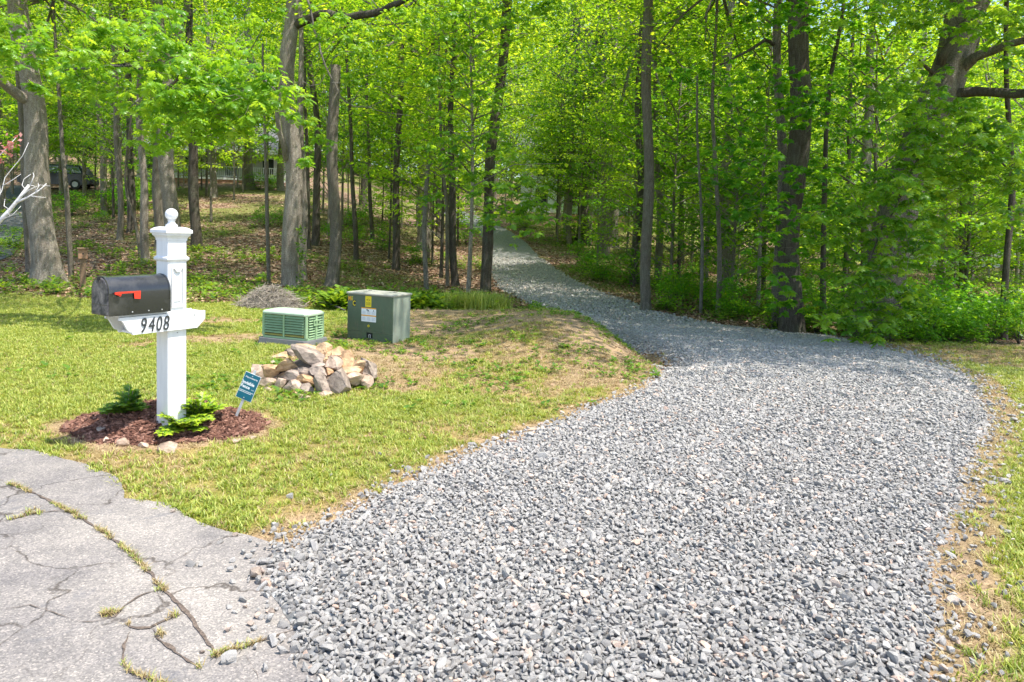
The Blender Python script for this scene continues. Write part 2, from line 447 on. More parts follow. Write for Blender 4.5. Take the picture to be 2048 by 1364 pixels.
def asphalt_mat():
    m, t, b = nodes('asphalt')
    co = N(t, 'ShaderNodeTexCoord').outputs['Object']
    big = noise(t, 0.9, 6, co, 0.6, 0.4); mid = noise(t, 5, 6, co, 0.7)
    v = N(t, 'ShaderNodeTexVoronoi'); v.inputs['Scale'].default_value = 150; t.links.new(co, v.inputs[0])
    sp = N(t, 'ShaderNodeSeparateColor'); t.links.new(v.outputs['Color'], sp.inputs[0])
    c = ramp(t, sp.outputs[0], [(0.0, (0.18, 0.165, 0.155)), (0.6, (0.275, 0.252, 0.235)), (0.9, (0.335, 0.302, 0.275)), (1.0, (0.46, 0.41, 0.365))])
    c = mix(t, 1.0, c, ramp(t, big, [(0.38, (0.66, 0.66, 0.69)), (0.6, (1.08, 1.07, 1.04))]), 'MULTIPLY')
    c = mix(t, 1.0, c, ramp(t, mid, [(0.3, (0.8, 0.8, 0.8)), (0.65, (1.08, 1.07, 1.05))]), 'MULTIPLY')
    # hairline cracks
    wv = noise(t, 2.2, 5, co, 0.7, 0.8)
    e = N(t, 'ShaderNodeTexVoronoi', feature='DISTANCE_TO_EDGE'); e.inputs['Scale'].default_value = 1.15
    vm = N(t, 'ShaderNodeVectorMath', operation='ADD'); t.links.new(co, vm.inputs[0])
    cb = N(t, 'ShaderNodeTexNoise'); cb.inputs['Scale'].default_value = 3.5; cb.inputs['Detail'].default_value = 5; t.links.new(co, cb.inputs[0])
    s_ = N(t, 'ShaderNodeVectorMath', operation='SCALE'); s_.inputs['Scale'].default_value = 0.55; t.links.new(cb.outputs[1], s_.inputs[0])
    t.links.new(s_.outputs[0], vm.inputs[1]); t.links.new(vm.outputs[0], e.inputs[0])
    ck = ramp(t, e.outputs[0], [(0.0, (0.30, 0.27, 0.25)), (0.007, (0.5, 0.48, 0.46)), (0.014, (1, 1, 1))])
    c = mix(t, ramp(t, wv, [(0.40, (0, 0, 0)), (0.52, (0.95, 0.95, 0.95))]), c, mix(t, 1.0, c, ck, 'MULTIPLY'))
    st = noise(t, 1.7, 7, co, 0.75, 1.2)
    c = mix(t, ramp(t, st, [(0.56, (0, 0, 0)), (0.66, (0.6, 0.6, 0.6))]), c, (0.12, 0.12, 0.13))
    t.links.new(c, b.inputs['Base Color']); b.inputs['Roughness'].default_value = 0.85
    bump(t, b, sp.outputs[0], 0.5, 0.003)
    return m
M['asphalt'] = asphalt_mat()
M['crack'] = mat_plain('crack soil', (0.12, 0.09, 0.07), 0.95, 0.6, 70, bumps=1.0)

# ------------------------------------------------------------------ driveway outline (world metres)
def pxl(*pts): return [tuple(at_ground(*p)[:2]) for p in pts]
dl = pxl((655, 1420), (640, 1364), (600, 1260), (530, 1190), (545, 1095), (640, 1045), (800, 965), (930, 905), (1060, 860), (1160, 820), (1250, 790), (1310, 760), (1335, 725), (1318, 703))
dl = [(-.55, 1.2)] + dl + [(2.30, 11.2), (2.1, 13.0), (1.35, 15.2), (.35, 18.5), (-.4, 22), (-.85, 27), (-1.25, 33), (-1.5, 38), (-2.7, 45), (-5.0, 54), (-9, 66)]
dr = pxl((1868, 1420), (1870, 1364), (1885, 1220), (1905, 1100), (1940, 1000), (1955, 920), (1985, 850), (1972, 800), (1950, 765), (1870, 725), (1750, 693), (1650, 668))
dr = [(1.0, 1.2)] + dr + [(5.3, 15.6), (3.9, 17.3), (3.05, 21), (2.3, 25.7), (1.45, 32), (.9, 38), (-.3, 45), (-2.6, 54), (-6.5, 66)]

def resample(P, n):
    P = np.array(P, float); d = np.r_[0, np.cumsum(np.linalg.norm(np.diff(P, axis=0), axis=1))]
    # parameter blended so that rows stay roughly perpendicular
    t = np.linspace(0, 1, n) ** 1.35 * d[-1]
    # Catmull-like smoothing through dense linear then gaussian
    x = np.interp(t, d, P[:, 0]); y = np.interp(t, d, P[:, 1])
    return np.stack([x, y], 1)
# build by y-slices: both edges as functions of arc fraction through matched knots
def matched(L, Rr, n):
    # parametrise each side by y (both are monotone enough); rows run from y=1.2 to 66
    L = np.array(L); Rr = np.array(Rr)
    return L, Rr
YY = np.exp(np.linspace(math.log(1.2), math.log(66), 420))
def edge_x(P, y):
    P = np.array(P); o = np.argsort(P[:, 1], kind='stable')
    return np.interp(y, P[o, 1], P[o, 0])
exl = edge_x(dl, YY); exr = edge_x(dr, YY)
def sm(a, k=5):
    ker = np.hanning(k + 2)[1:-1]; ker /= ker.sum()
    return np.convolve(np.pad(a, k // 2, mode='edge'), ker, 'valid')
exl = sm(exl, 9) + 0.10 * (fbm(YY * 3.1, YY * 0, 4) - .5); exr = sm(exr, 9) + 0.16 * (fbm(YY * 2.7, YY * 0 + 9, 6) - .5)
def XL(y): return np.interp(y, YY, exl)
def XR(y): return np.interp(y, YY, exr)
def in_drive(x, y, m=0.0): return (x > XL(y) - m) & (x < XR(y) + m) & (y > 1.2) & (y < 66)

# asphalt outline
ap = pxl((-40, 893), (60, 903), (180, 932), (238, 958), (247, 1000), (330, 1008), (362, 1028), (430, 1058), (500, 1078), (545, 1092), (600, 1120), (760, 1130), (900, 1364))
APX = [(-60, 6.2), (-12, 5.6)] + ap + [(-.2, 1.9), (1.2, 1.3), (3.5, 0.5), (6, -6), (-60, -6)]
def poly_mask(P, x, y):
    P = np.array(P); c = np.zeros(np.shape(x), bool); n = len(P)
    for i in range(n):
        x0, y0 = P[i]; x1, y1 = P[(i + 1) % n]
        if y0 == y1: continue
        k = ((y0 > y) != (y1 > y)) & (x < (x1 - x0) * (y - y0) / (y1 - y0) + x0)
        c ^= k
    return c
# jittered outline
def jitter(P, step=0.06, amp=0.03, lim=None):
    out = []
    for i in range(len(P)):
        a = np.array(P[i]); b = np.array(P[(i + 1) % len(P)]); L = np.linalg.norm(b - a)
        n = max(1, int(L / step)) if L < 4 else 1
        for k in range(n):
            q = a + (b - a) * k / n
            if n > 1:
                q = q + amp * 2 * np.array([fbm(q[0] * 6, q[1] * 6, 31) - .5, fbm(q[0] * 6, q[1] * 6, 57) - .5])
            out.append(tuple(q))
    return out
APJ = jitter(APX)

# ------------------------------------------------------------------ ground sheet
def forest_f(x, y):
    """0 lawn .. 1 wood floor"""
    edge = 15.6 + 1.2 * (fbm(x * .3, x * 0 + 1, 12) - .5)
    edge = np.where(x > 2.5, 13.9 - 0.02 * x, edge) + 1.2 * (fbm(x * .8, y * .8, 14) - .5)
    edge = np.where(x < -8, edge + 0.6, edge)
    return S(-.5, .5, y - edge)

def green_f(x, y):
    """how lush the grass is, 0..1"""
    g = fbm(x * .8, y * .8, 21) * .75 + .40 * fbm(x * 3.5, y * 3.5, 22)
    lush = S(-.5, -3.5, x) * 0.0
    left = 1 - S(-3.2, -1.6, x)            # lush green left lawn
    near = 1 - S(6.0, 7.2, y)              # near strip
    m = 0.52 * (1 - np.maximum(left * .9, near * .8)) # mound is thin and dry
    v = g - .12 - m * .75 + 0.15 * left * S(5.2, 6, y)
    # bare dirt: path on mound, in front of generator
    d1 = 1.3 * np.exp(-((x + .6) / 1.5) ** 2 - ((y - 11.6 - .35 * (x + .3)) / .9) ** 2) + .5 * np.exp(-((x - 1.6) / .6) ** 2) * S(7.5, 8.5, y)
    d2 = 1.5 * np.exp(-((x + 3.9) / 1.2) ** 2 - ((y - 9.6) / .75) ** 2) + .9 * np.exp(-((x + 5.2) / 1.3) ** 2 - ((y - 12.4) / .6) ** 2) + .8 * np.exp(-((x + 2.3) / .8) ** 2 - ((y - 8.2) / .6) ** 2)
    d3 = np.exp(-((x + 8) / 2.2) ** 2 - ((y - 12.0) / 0.6) ** 2)
    v = v - .55 * np.exp(-((x - 1.85) / .27) ** 2) * S(7.6, 8.4, y) * (y < 14.5) + .3 * np.exp(-((x - 2.28) / .12) ** 2) * S(7.0, 8, y) * (y < 12) - .5 * d1 - .42 * d2 - .3 * d3
    # dry fringe along asphalt and gravel
    e = np.abs(x - XL(y)); v = v - .38 * np.exp(-(e / .16) ** 2) * (y < 9) - .25 * np.exp(-((x - 2.0) / .45) ** 2) * S(7, 8, y) * (y < 14)
    er = x - XR(y); v = v + .22 * (er > .3) * (x > 2) - .28 * np.exp(-(er / .3) ** 2) * (er > -.3)
    v = v - .5 * (1 - S(.98, 1.35, bed_r(x, y))) * (y < 5.9)
    return np.clip(v * 1.35, 0, 1)

ys = [-8, -5, -3, -1, 0, .8]; y = 1.3
while y < 190: ys.append(y); y += max(0.035, 0.0085 * y)
ys += [230, 300, 420]
xs = [0.0]; x = 0
while x < 120: x += max(0.05, 0.02 * x + 0.03); xs.append(x)
xs += [200, 400]
xs = np.array(sorted([-q for q in xs[1:]] + xs)); ys = np.array(ys)
GX, GY = np.meshgrid(xs, ys)
GZ = H(GX, np.minimum(GY, 150))
asp = poly_mask(APX, GX, GY)
GZ = np.where(asp, -0.03, GZ)
GZ = GZ - 0.04 * (in_drive(GX, GY, -.12))
nxn, nyn = len(xs), len(ys)
idx = np.arange(nxn * nyn).reshape(nyn, nxn)
Q = np.stack([idx[:-1, :-1], idx[:-1, 1:], idx[1:, 1:], idx[1:, :-1]], -1).reshape(-1, 4)
ff = forest_f(GX, GY)
gf = green_f(GX, GY)
dirt = np.array([0.38, 0.275, 0.175]); straw = np.array([0.33, 0.25, 0.105]); grn = np.array([0.24, 0.25, 0.05])
c = dirt + (straw - dirt) * S(.05, .3, gf)[..., None]
c = c + (grn - c) * S(.25, .6, gf)[..., None]
deep = np.array([.30, .20, .13])
ditch = (np.exp(-((GX - 1.98) / .36) ** 2) * S(8, 9, GY) * (GY < 15))[..., None]
c = c + (deep - c) * ditch * .8
fringe = (np.exp(-((GX - XR(GY)) / .55) ** 2))[..., None] * .5
c = c + (np.array([.28, .21, .15]) - c) * fringe
# moss and grass patches inside the wood, yard of the far houses
fg = S(.5, .62, fbm(GX * .22 + 3, GY * .22, 41)) * .8
fg = np.maximum(fg, S(.60, .68, fbm(GX * .9, GY * .9, 44)) * .6)
fg = np.maximum(fg, S(40, 46, GY) * S(3, 5, GX) * (1 - S(14, 18, GX)) * .9)
fg = np.maximum(fg, S(16.2, 15.6, GY) * 0)
lit = ff * (1 - fg)
c = np.where(ff[..., None] > .5, np.array([.16, .19, .05]), c)
soil = np.array([.30, .22, .15])
CA = np.concatenate([c, np.ones(c.shape[:2] + (1,))], -1).reshape(-1, 4)
gm = mesh_np('ground', np.stack([GX, GY, GZ], -1).reshape(-1, 3), [Q], {'col': CA, 'litter': lit.ravel()}, True)
gr = obj('ground', gm, M['ground']); tag(gr, kind='structure')
tag(gr, 'ground of patchy lawn in front and brown leaf litter under the trees')

# asphalt slab
n = len(APJ)
mb = MB(); mb.add([(p[0], p[1], 0.012 + 0 * p[0]) for p in APJ] + [(p[0], p[1], -0.05) for p in APJ],
                  [tuple(range(n))] + [(i, (i + 1) % n, (i + 1) % n + n, i + n) for i in range(n)])
import bmesh
def tri_mesh(mb, name):
    me = bpy.data.meshes.new(name); me.from_pydata(mb.v, [], mb.f)
    bm = bmesh.new(); bm.from_mesh(me); bmesh.ops.triangulate(bm, faces=[f for f in bm.faces if len(f.verts) > 4]); bmesh.ops.recalc_face_normals(bm, faces=bm.faces)
    bm.to_mesh(me); bm.free(); return me
ro = obj('road', tri_mesh(mb, 'road'), M['asphalt']); tag(ro, 'cracked grey asphalt road edge at the lower left', kind='structure')

# driveway bed: lofted strip
K = 41
tt = np.linspace(0, 1, K)
DY = np.repeat(YY[:, None], K, 1)
DX = exl[:, None] + (exr - exl)[:, None] * tt[None]
prof = np.minimum(1, np.minimum(tt, 1 - tt) * 9)[None] * np.ones_like(DX)
DZ = H(DX, DY) + 0.035 * prof - 0.012 + 0.02 * (fbm(DX * 1.1, DY * 1.1, 77) - .5)
DZ = np.where(poly_mask(APX, DX, DY), np.maximum(DZ, 0.014 + .02 * prof), DZ)
di = np.arange(DX.size).reshape(DX.shape)
DQ = np.stack([di[:-1, :-1], di[:-1, 1:], di[1:, 1:], di[1:, :-1]], -1).reshape(-1, 4)
dm = mesh_np('gravel_driveway', np.stack([DX, DY, DZ], -1).reshape(-1, 3), [DQ], None, True)
dv = obj('gravel_driveway', dm, M['gravel_bed']); tag(dv, 'grey gravel driveway sweeping up into the wood', kind='structure')
def drive_z(x, y):
    xl = XL(y); xr = XR(y); t = np.clip((x - xl) / (xr - xl), 0, 1)
    pr = np.minimum(1, np.minimum(t, 1 - t) * 9)
    z = H(x, y) + 0.035 * pr - .012 + 0.02 * (fbm(x * 1.1, y * 1.1, 77) - .5)
    a = poly_mask(APX, x, y)
    z = np.where(a, np.maximum(z, 0.014 + .02 * pr), z)
    out = (x < xl) | (x > xr)
    return np.where(out, np.where(a, .012, H(x, y)), z)

# ------------------------------------------------------------------ scatter through geometry nodes
def scatter(name, P, rot, scl, variants, label, kind='stuff', idx=None):
    N_ = len(P)
    me = bpy.data.meshes.new(name + '_points')
    me.vertices.add(N_); me.vertices.foreach_set('co', np.asarray(P, np.float32).ravel())
    a = me.attributes.new('rot', 'FLOAT_VECTOR', 'POINT'); a.data.foreach_set('vector', np.asarray(rot, np.float32).ravel())
    s3 = np.asarray(scl, np.float32)
    if s3.ndim == 1: s3 = np.repeat(s3[:, None], 3, 1)
    a = me.attributes.new('scl', 'FLOAT_VECTOR', 'POINT'); a.data.foreach_set('vector', s3.ravel())
    a = me.attributes.new('idx', 'INT', 'POINT'); a.data.foreach_set('value', (np.arange(N_) * 7919 % len(variants) if idx is None else idx).astype(np.int32))
    o = obj(name, me)
    src = bpy.data.collections.new(name + '_shapes')
    for k, v in enumerate(variants):
        q = bpy.data.objects.new('%s_shape_%02d' % (name, k), v); src.objects.link(q)
    g = bpy.data.node_groups.new(name + '_scatter', 'GeometryNodeTree')
    g.interface.new_socket('Geometry', in_out='INPUT', socket_type='NodeSocketGeometry')
    g.interface.new_socket('Geometry', in_out='OUTPUT', socket_type='NodeSocketGeometry')
    gi = g.nodes.new('NodeGroupInput'); go = g.nodes.new('NodeGroupOutput')
    ip = g.nodes.new('GeometryNodeInstanceOnPoints'); ci = g.nodes.new('GeometryNodeCollectionInfo')
    ci.inputs['Collection'].default_value = src; ci.inputs['Separate Children'].default_value = True; ci.inputs['Reset Children'].default_value = True
    ip.inputs['Pick Instance'].default_value = True
    def na(nm, ty):
        q = g.nodes.new('GeometryNodeInputNamedAttribute'); q.data_type = ty; q.inputs['Name'].default_value = nm; return q.outputs['Attribute']
    L = g.links.new
    L(gi.outputs[0], ip.inputs['Points']); L(ci.outputs[0], ip.inputs['Instance'])
    L(na('idx', 'INT'), ip.inputs['Instance Index']); L(na('rot', 'FLOAT_VECTOR'), ip.inputs['Rotation']); L(na('scl', 'FLOAT_VECTOR'), ip.inputs['Scale'])
    L(ip.outputs[0], go.inputs[0])
    md = o.modifiers.new('scatter', 'NODES'); md.node_group = g
    tag(o, label, kind=kind)
    return o

# stones: convex faceted lumps
def stone_mesh(name, seed, m, flat=0.62, cuts=9, sub=2, rough=0.06, c0=.5, c1=.8):
    r = random.Random(seed)
    bm = bmesh.new(); bmesh.ops.create_icosphere(bm, subdivisions=sub, radius=1)
    s = (r.uniform(.95, 1.5), r.uniform(.65, 1.0), flat * r.uniform(.75, 1.2))
    for v in bm.verts: v.co = Vector((v.co.x * s[0], v.co.y * s[1], v.co.z * s[2]))
    for _ in range(cuts):
        d = Vector((r.gauss(0, 1), r.gauss(0, 1), r.gauss(0, .8))).normalized()
        sup = max(v.co.dot(d) for v in bm.verts)
        lim = sup * r.uniform(c0, c1)
        for v in bm.verts:
            k = v.co.dot(d) - lim
            if k > 0: v.co -= d * k
    for v in bm.verts: v.co += Vector((r.uniform(-1, 1), r.uniform(-1, 1), r.uniform(-1, 1))) * rough
    bmesh.ops.remove_doubles(bm, verts=bm.verts, dist=0.05)
    me = bpy.data.meshes.new(name); bm.to_mesh(me); bm.free()
    if m: me.materials.append(m)
    return me

# gravel stones
def hexpts(x0, x1, y0, y1, d, j):
    gx, gy = np.meshgrid(np.arange(x0, x1, d), np.arange(y0, y1, d * .87))
    gx = gx + (np.arange(gx.shape[0])[:, None] % 2) * d / 2
    p = np.stack([gx.ravel(), gy.ravel()], 1)
    return p + rg.uniform(-j, j, p.shape) * d
parts = []
for (y0, y1, d, s) in ((1.3, 5.2, .0235, .0158), (5.2, 9.5, .027, .0172), (9.5, 16, .034, .019), (16, 32, .075, .030)):
    p = hexpts(-3, 8, y0, y1, d, .5)
    e = 0.045 * rg.standard_normal(len(p))
    keep = in_drive(p[:, 0] - e, p[:, 1] + e * 0, 0.0)
    p = p[keep]
    parts.append((p, np.full(len(p), s)))
# strays on the verge and the asphalt
p = np.stack([rg.uniform(-2, 8, 60000), rg.uniform(1.3, 13, 60000)], 1)
dL = XL(p[:, 1]) - p[:, 0]; dR = p[:, 0] - XR(p[:, 1])
k = ((dL > 0) & (rg.random(len(p)) < .55 * np.exp(-dL / .12)) & (p[:, 1] < 5.5)) | ((dL > 0) & (rg.random(len(p)) < .5 * np.exp(-dL / .06))) | ((dR > 0) & (rg.random(len(p)) < .62 * np.exp(-dR / .3)))
parts.append((p[k], np.full(k.sum(), .019)))
P2 = np.concatenate([a for a, b in parts]); SS = np.concatenate([b for a, b in parts])
SS = SS * np.exp(rg.normal(0, .28, len(SS))) * 1.18
Z = drive_z(P2[:, 0], P2[:, 1]) + SS * .25 + rg.uniform(0, .010, len(SS))
R_ = np.stack([rg.normal(0, .2, len(SS)), rg.normal(0, .2, len(SS)), rg.uniform(0, 6.28, len(SS))], 1)
scatter('gravel', np.column_stack([P2, Z]), R_, SS, [stone_mesh('gravel_stone', 100 + i, M['gravel'], .55, 10, 2, .012, .32, .68) for i in range(22)],
        'loose grey crushed stones with a few pinkish ones covering the driveway')
print('gravel', len(SS))

# ------------------------------------------------------------------ grass
def tuft_mesh(name, seed, m, nb=14, h=0.055, spread=.035, wdt=.0035, lean=.5):
    r = random.Random(seed); V = []; F3 = []; F4 = []; A = []
    for i in range(nb):
        a = r.uniform(0, 6.28); d = r.uniform(0, spread); bx, by = d * math.cos(a), d * math.sin(a)
        hh = h * r.uniform(.5, 1.15); la = r.uniform(0, 6.28); ln = hh * lean * r.uniform(.2, 1.5)
        wx, wy = -math.sin(la) * wdt, math.cos(la) * wdt
        k = len(V)
        V += [(bx - wx, by - wy, 0), (bx + wx, by + wy, 0),
              (bx + wx * .8 + math.cos(la) * ln * .35, by + wy * .8 + math.sin(la) * ln * .35, hh * .6), (bx - wx * .8 + math.cos(la) * ln * .35, by - wy * .8 + math.sin(la) * ln * .35, hh * .6),
              (bx + math.cos(la) * ln, by + math.sin(la) * ln, hh)]
        F4.append((k, k + 1, k + 2, k + 3)); F3.append((k + 3, k + 2, k + 4))
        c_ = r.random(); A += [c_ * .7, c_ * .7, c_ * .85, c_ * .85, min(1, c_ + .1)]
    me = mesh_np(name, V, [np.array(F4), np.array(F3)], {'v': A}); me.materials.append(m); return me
TG = [tuft_mesh('grass_tuft', 10 + i, M['grass_green'], 18, .030, .045, .0026, 1.2) for i in range(5)]
TS = [tuft_mesh('dry_grass_tuft', 30 + i, M['grass_straw'], 13, .018, .05, .0020, 2.2) for i in range(4)]
TT = [tuft_mesh('tall_tuft', 40 + i, M['grass_green'], 16, .12, .05, .004, .6) for i in range(3)]

def lawn_pts(n, x0, x1, y0, y1):
    p = np.stack([rg.uniform(x0, x1, n), rg.uniform(y0, y1, n)], 1)
    k = ~in_drive(p[:, 0], p[:, 1], -.02) & ~poly_mask(APJ, p[:, 0], p[:, 1]) & (forest_f(p[:, 0], p[:, 1]) < rg.uniform(.2, .9, n)) & (bed_r(p[:, 0], p[:, 1]) > .98)
    k &= np.abs(p[:, 0] / p[:, 1] + .02) < .86
    return p[k]
def in_boxes(p):
    return np.zeros(len(p), bool)
allp = np.concatenate([lawn_pts(36000, -5.5, 5.5, 2.4, 6.5), lawn_pts(46000, -8, 8, 6.5, 10), lawn_pts(52000, -15, 15, 10, 17.5)])
gfv = green_f(allp[:, 0], allp[:, 1])
u = rg.random(len(allp))
gsel = allp[u < np.clip(gfv * 1.9 - .32, 0.035, .95)]
ssel = allp[(u > .25) & (u < .25 + np.where((gfv < .07) & (allp[:, 1] > 8.5), .06, np.clip(.66 - gfv * .5, .12, .6)))]
def put(nm, p, var, s0, label):
    s = s0 * (1 + .035 * np.maximum(p[:, 1] - 5, 0)) * rg.uniform(.7, 1.35, len(p))
    r = np.stack([rg.normal(0, .12, len(p)), rg.normal(0, .12, len(p)), rg.uniform(0, 6.28, len(p))], 1)
    scatter(nm, np.column_stack([p, H(p[:, 0], p[:, 1]) - .002]), r, s, var, label)
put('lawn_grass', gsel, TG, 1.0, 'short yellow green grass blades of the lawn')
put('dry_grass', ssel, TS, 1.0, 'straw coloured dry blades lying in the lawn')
print('grass', len(gsel), len(ssel))

# broad-leaf weeds on mound
def rosette(name, seed, m, nl=9, r0=.07, h=.05, leaf=(.016, .05)):
    r = random.Random(seed); V = []; F = []; A = []
    for i in range(nl):
        a = r.uniform(0, 6.28); L = leaf[1] * r.uniform(.6, 1.3); w_ = leaf[0] * r.uniform(.7, 1.3); z = h * r.uniform(.1, 1); d = r0 * r.uniform(0, .7)
        ca, sa = math.cos(a), math.sin(a); up = r.uniform(.1, .9)
        def P(l, s_, q): return (ca * (d + l) - sa * s_, sa * (d + l) + ca * s_, z + q)
        k = len(V); V += [P(0, 0, 0), P(L * .5, w_, L * up * .5), P(L, 0, L * up * .7), P(L * .5, -w_, L * up * .5)]
        F.append((k, k + 1, k + 2, k + 3)); A += [r.random()] * 4
    me = mesh_np(name, V, [np.array(F)], {'v': A}); me.materials.append(m); return me
WD = [rosette('weed', 60 + i, M['leaf_cover'], 12, .06, .04) for i in range(4)]
p = lawn_pts(7000, -6, 4, 6, 15.5)
k = (fbm(p[:, 0] * 1.3, p[:, 1] * 1.3, 91) > .5) & ((p[:, 0] > -3.2) | (rg.random(len(p)) < .35)) & (rg.random(len(p)) < .55); p = p[k]
s = rg.uniform(.5, 1.15, len(p)); r = np.stack([p[:, 0] * 0, p[:, 0] * 0, rg.uniform(0, 6.28, len(p))], 1)
scatter('lawn_weeds', np.column_stack([p, H(p[:, 0], p[:, 1])]), r, s, WD, 'small broad leaved weeds dotted over the dry mound')

# fallen leaves
def dleaf(name, seed):
    r = random.Random(seed)
    V = [(-.5, 0, .0), (-.2, .26, .1), (.25, .22, .06 * r.uniform(.5, 2)), (.5, 0, .1), (.2, -.25, .08), (-.25, -.22, .1 * r.uniform(.2, 1.5)), (0, 0, -.02)]
    F = [(6, 0, 1), (6, 1, 2), (6, 2, 3), (6, 3, 4), (6, 4, 5), (6, 5, 0)]
    me = mesh_np(name, V, [np.array(F)], {'v': [r.random()] * 7}); me.materials.append(M['dead_leaf']); return me
DL = [dleaf('fallen_leaf', i) for i in range(6)]
n = 60000
yy = 14 + (rg.random(n) ** 1.3) * 34; xx = rg.uniform(-.86, .86, n) * yy
k = (forest_f(xx, yy) > rg.uniform(.1, .7, n)) & (~in_drive(xx, yy, -.1) | (rg.random(n) < .03)); xx = xx[k]; yy = yy[k]
n = 900; x2 = rg.uniform(-6, 3.4, n); y2 = rg.uniform(5.2, 15.5, n); k = (~in_drive(x2, y2, 0)) & (~poly_mask(APJ, x2, y2)) & ((rg.random(n) < .35) | (y2 > 14)); 
x3 = 2.1 + rg.normal(0, .28, 900); y3 = rg.uniform(8, 14.5, 900); k3 = ~in_drive(x3, y3, -.15)
xx = np.r_[xx, x2[k], x3[k3]]; yy = np.r_[yy, y2[k], y3[k3]]
s = np.where(yy > 15.6, .10, .05) * rg.uniform(.6, 1.3, len(xx)); r = np.stack([rg.normal(0, .5, len(xx)), rg.normal(0, .5, len(xx)), rg.uniform(0, 6.28, len(xx))], 1)
scatter('leaf_litter', np.column_stack([xx, yy, H(xx, yy) + s * .1]), r, s, DL, 'brown fallen leaves carpeting the wood floor')

# ------------------------------------------------------------------ leaves, crowns
def L_kite(): # simple leaf, length 1 along +x from origin
    V = np.array([(0, 0, 0), (.45, .30, .03), (1, 0, -.06), (.45, -.30, .03)]); return V, [np.array([(0, 1, 2, 3)])]
def L_maple():
    V = [(0, 0, 0), (.18, .42, .0), (.42, .22, .02), (.62, .5, -.04), (.68, .16, .02), (1.05, 0, -.05), (.68, -.16, .02), (.62, -.5, -.04), (.42, -.22, .02), (.18, -.42, 0), (.4, 0, .03)]
    F = [(10, i, i + 1) for i in range(0, 9)] + [(10, 9, 0)]
    return np.array(V), [np.array(F)]
def L_oak():
    half = [(0.0, 0.0), (.18, .05), (.26, .24), (.36, .09), (.47, .34), (.58, .11), (.72, .30), (.80, .10), (1.0, 0.0)]
    V = [(0, 0, 0)]; mid = [(x_, 0, .03 * math.sin(x_ * 3)) for x_, _ in half[1:-1]]
    up = [(x_, y_, -.10 * abs(y_) - .1 * x_ * x_) for x_, y_ in half[1:-1]]; dn = [(a, -b, c_) for a, b, c_ in up]
    V += mid + up + dn + [(1.0, 0, -.12)]
    m_ = len(mid); F = []
    for i in range(m_ - 1):
        F.append((1 + i, 2 + i, 2 + i + m_, 1 + i + m_)); F.append((2 + i, 1 + i, 1 + i + 2 * m_, 2 + i + 2 * m_))
    T = [(0, 1, 1 + m_), (0, 1 + 2 * m_, 1), (m_, len(V) - 1, 2 * m_), (m_, 3 * m_, len(V) - 1)]
    return np.array(V, float), [np.array(F), np.array(T)]

def rotm(yaw, pitch, roll):
    cy, sy, cp, sp, cr, sr = np.cos(yaw), np.sin(yaw), np.cos(pitch), np.sin(pitch), np.cos(roll), np.sin(roll)
    z = np.zeros_like(yaw); o = np.ones_like(yaw)
    Rz = np.stack([cy, -sy, z, sy, cy, z, z, z, o], -1).reshape(-1, 3, 3)
    Ry = np.stack([cp, z, sp, z, o, z, -sp, z, cp], -1).reshape(-1, 3, 3)
    Rx = np.stack([o, z, z, z, cr, -sr, z, sr, cr], -1).reshape(-1, 3, 3)
    return Rz @ Ry @ Rx

def leaves_mesh(name, P, size, tmpl, m, v, yaw=None, pitch=.25, roll=.5, pm=.25):
    n = len(P); tv, tf = tmpl
    yaw = rg.uniform(0, 6.28, n) if yaw is None else yaw
    R = rotm(yaw, rg.normal(pm, pitch, n), rg.normal(0, roll, n))
    V = np.einsum('nij,kj->nki', R, tv) * np.asarray(size).reshape(-1, 1, 1) + P[:, None]
    k = len(tv); off = np.arange(n) * k
    F = [(f[None] + off[:, None, None]).reshape(-1, f.shape[1]) for f in tf]
    me = mesh_np(name, V.reshape(-1, 3), F, {'v': np.repeat(v, k)})
    me.materials.append(m); return me

def crown_points(nclump, rx, ry, rz, z0, per, cr, seed, shape='ell'):
    r = np.random.default_rng(seed)
    d = r.normal(size=(nclump, 3)); d /= np.linalg.norm(d, axis=1)[:, None]
    rad = r.uniform(.25, 1, nclump) ** .55
    C = d * rad[:, None] * np.array([rx, ry, rz]); C[:, 2] += z0
    P = []; v = []
    cv = r.uniform(0.1, .9, nclump)
    for i in range(nclump):
        q = r.normal(size=(per, 3)) * np.array([cr, cr, cr * .38]) * r.uniform(.7, 1.3)
        q[:, 2] -= .25 * (q[:, 0] ** 2 + q[:, 1] ** 2) / cr
        P.append(C[i] + q); v.append(np.clip(cv[i] + r.normal(0, .18, per), 0, 1))
    return C, np.concatenate(P), np.concatenate(v)

def branches_mesh(C, axis, seed, name='branch', every=3, r0=.05):
    r = random.Random(seed); mb = MB()
    for i in range(0, len(C), every):
        c_ = Vector(C[i]); zt = c_.z - r.uniform(.4, 1.6) - .25 * math.hypot(c_.x, c_.y)
        a = Vector((axis[0] * .0, 0, max(zt, .3)))
        m_ = a.lerp(c_, .55) + Vector((r.uniform(-.2, .2), r.uniform(-.2, .2), r.uniform(0, .3)))
        mb.tube([a, m_, c_], [r0, r0 * .6, r0 * .25], 4)
    return mb.mesh(name)

# canopy crowns (high)
CAN = []
for i in range(6):
    C, P, v = crown_points(72, 3.4, 3.4, 4.6, 0, 46, .55, 200 + i)
    lm = leaves_mesh('crown', P, rg.uniform(.13, .21, len(P)), L_kite(), M['leaf_canopy'], v)
    bm_ = branches_mesh(C + np.array([0, 0, 0]), (0, 0), i, 'branch', 5, .07); bm_.materials.append(M['bark_grey'])
    CAN.append((lm, bm_))
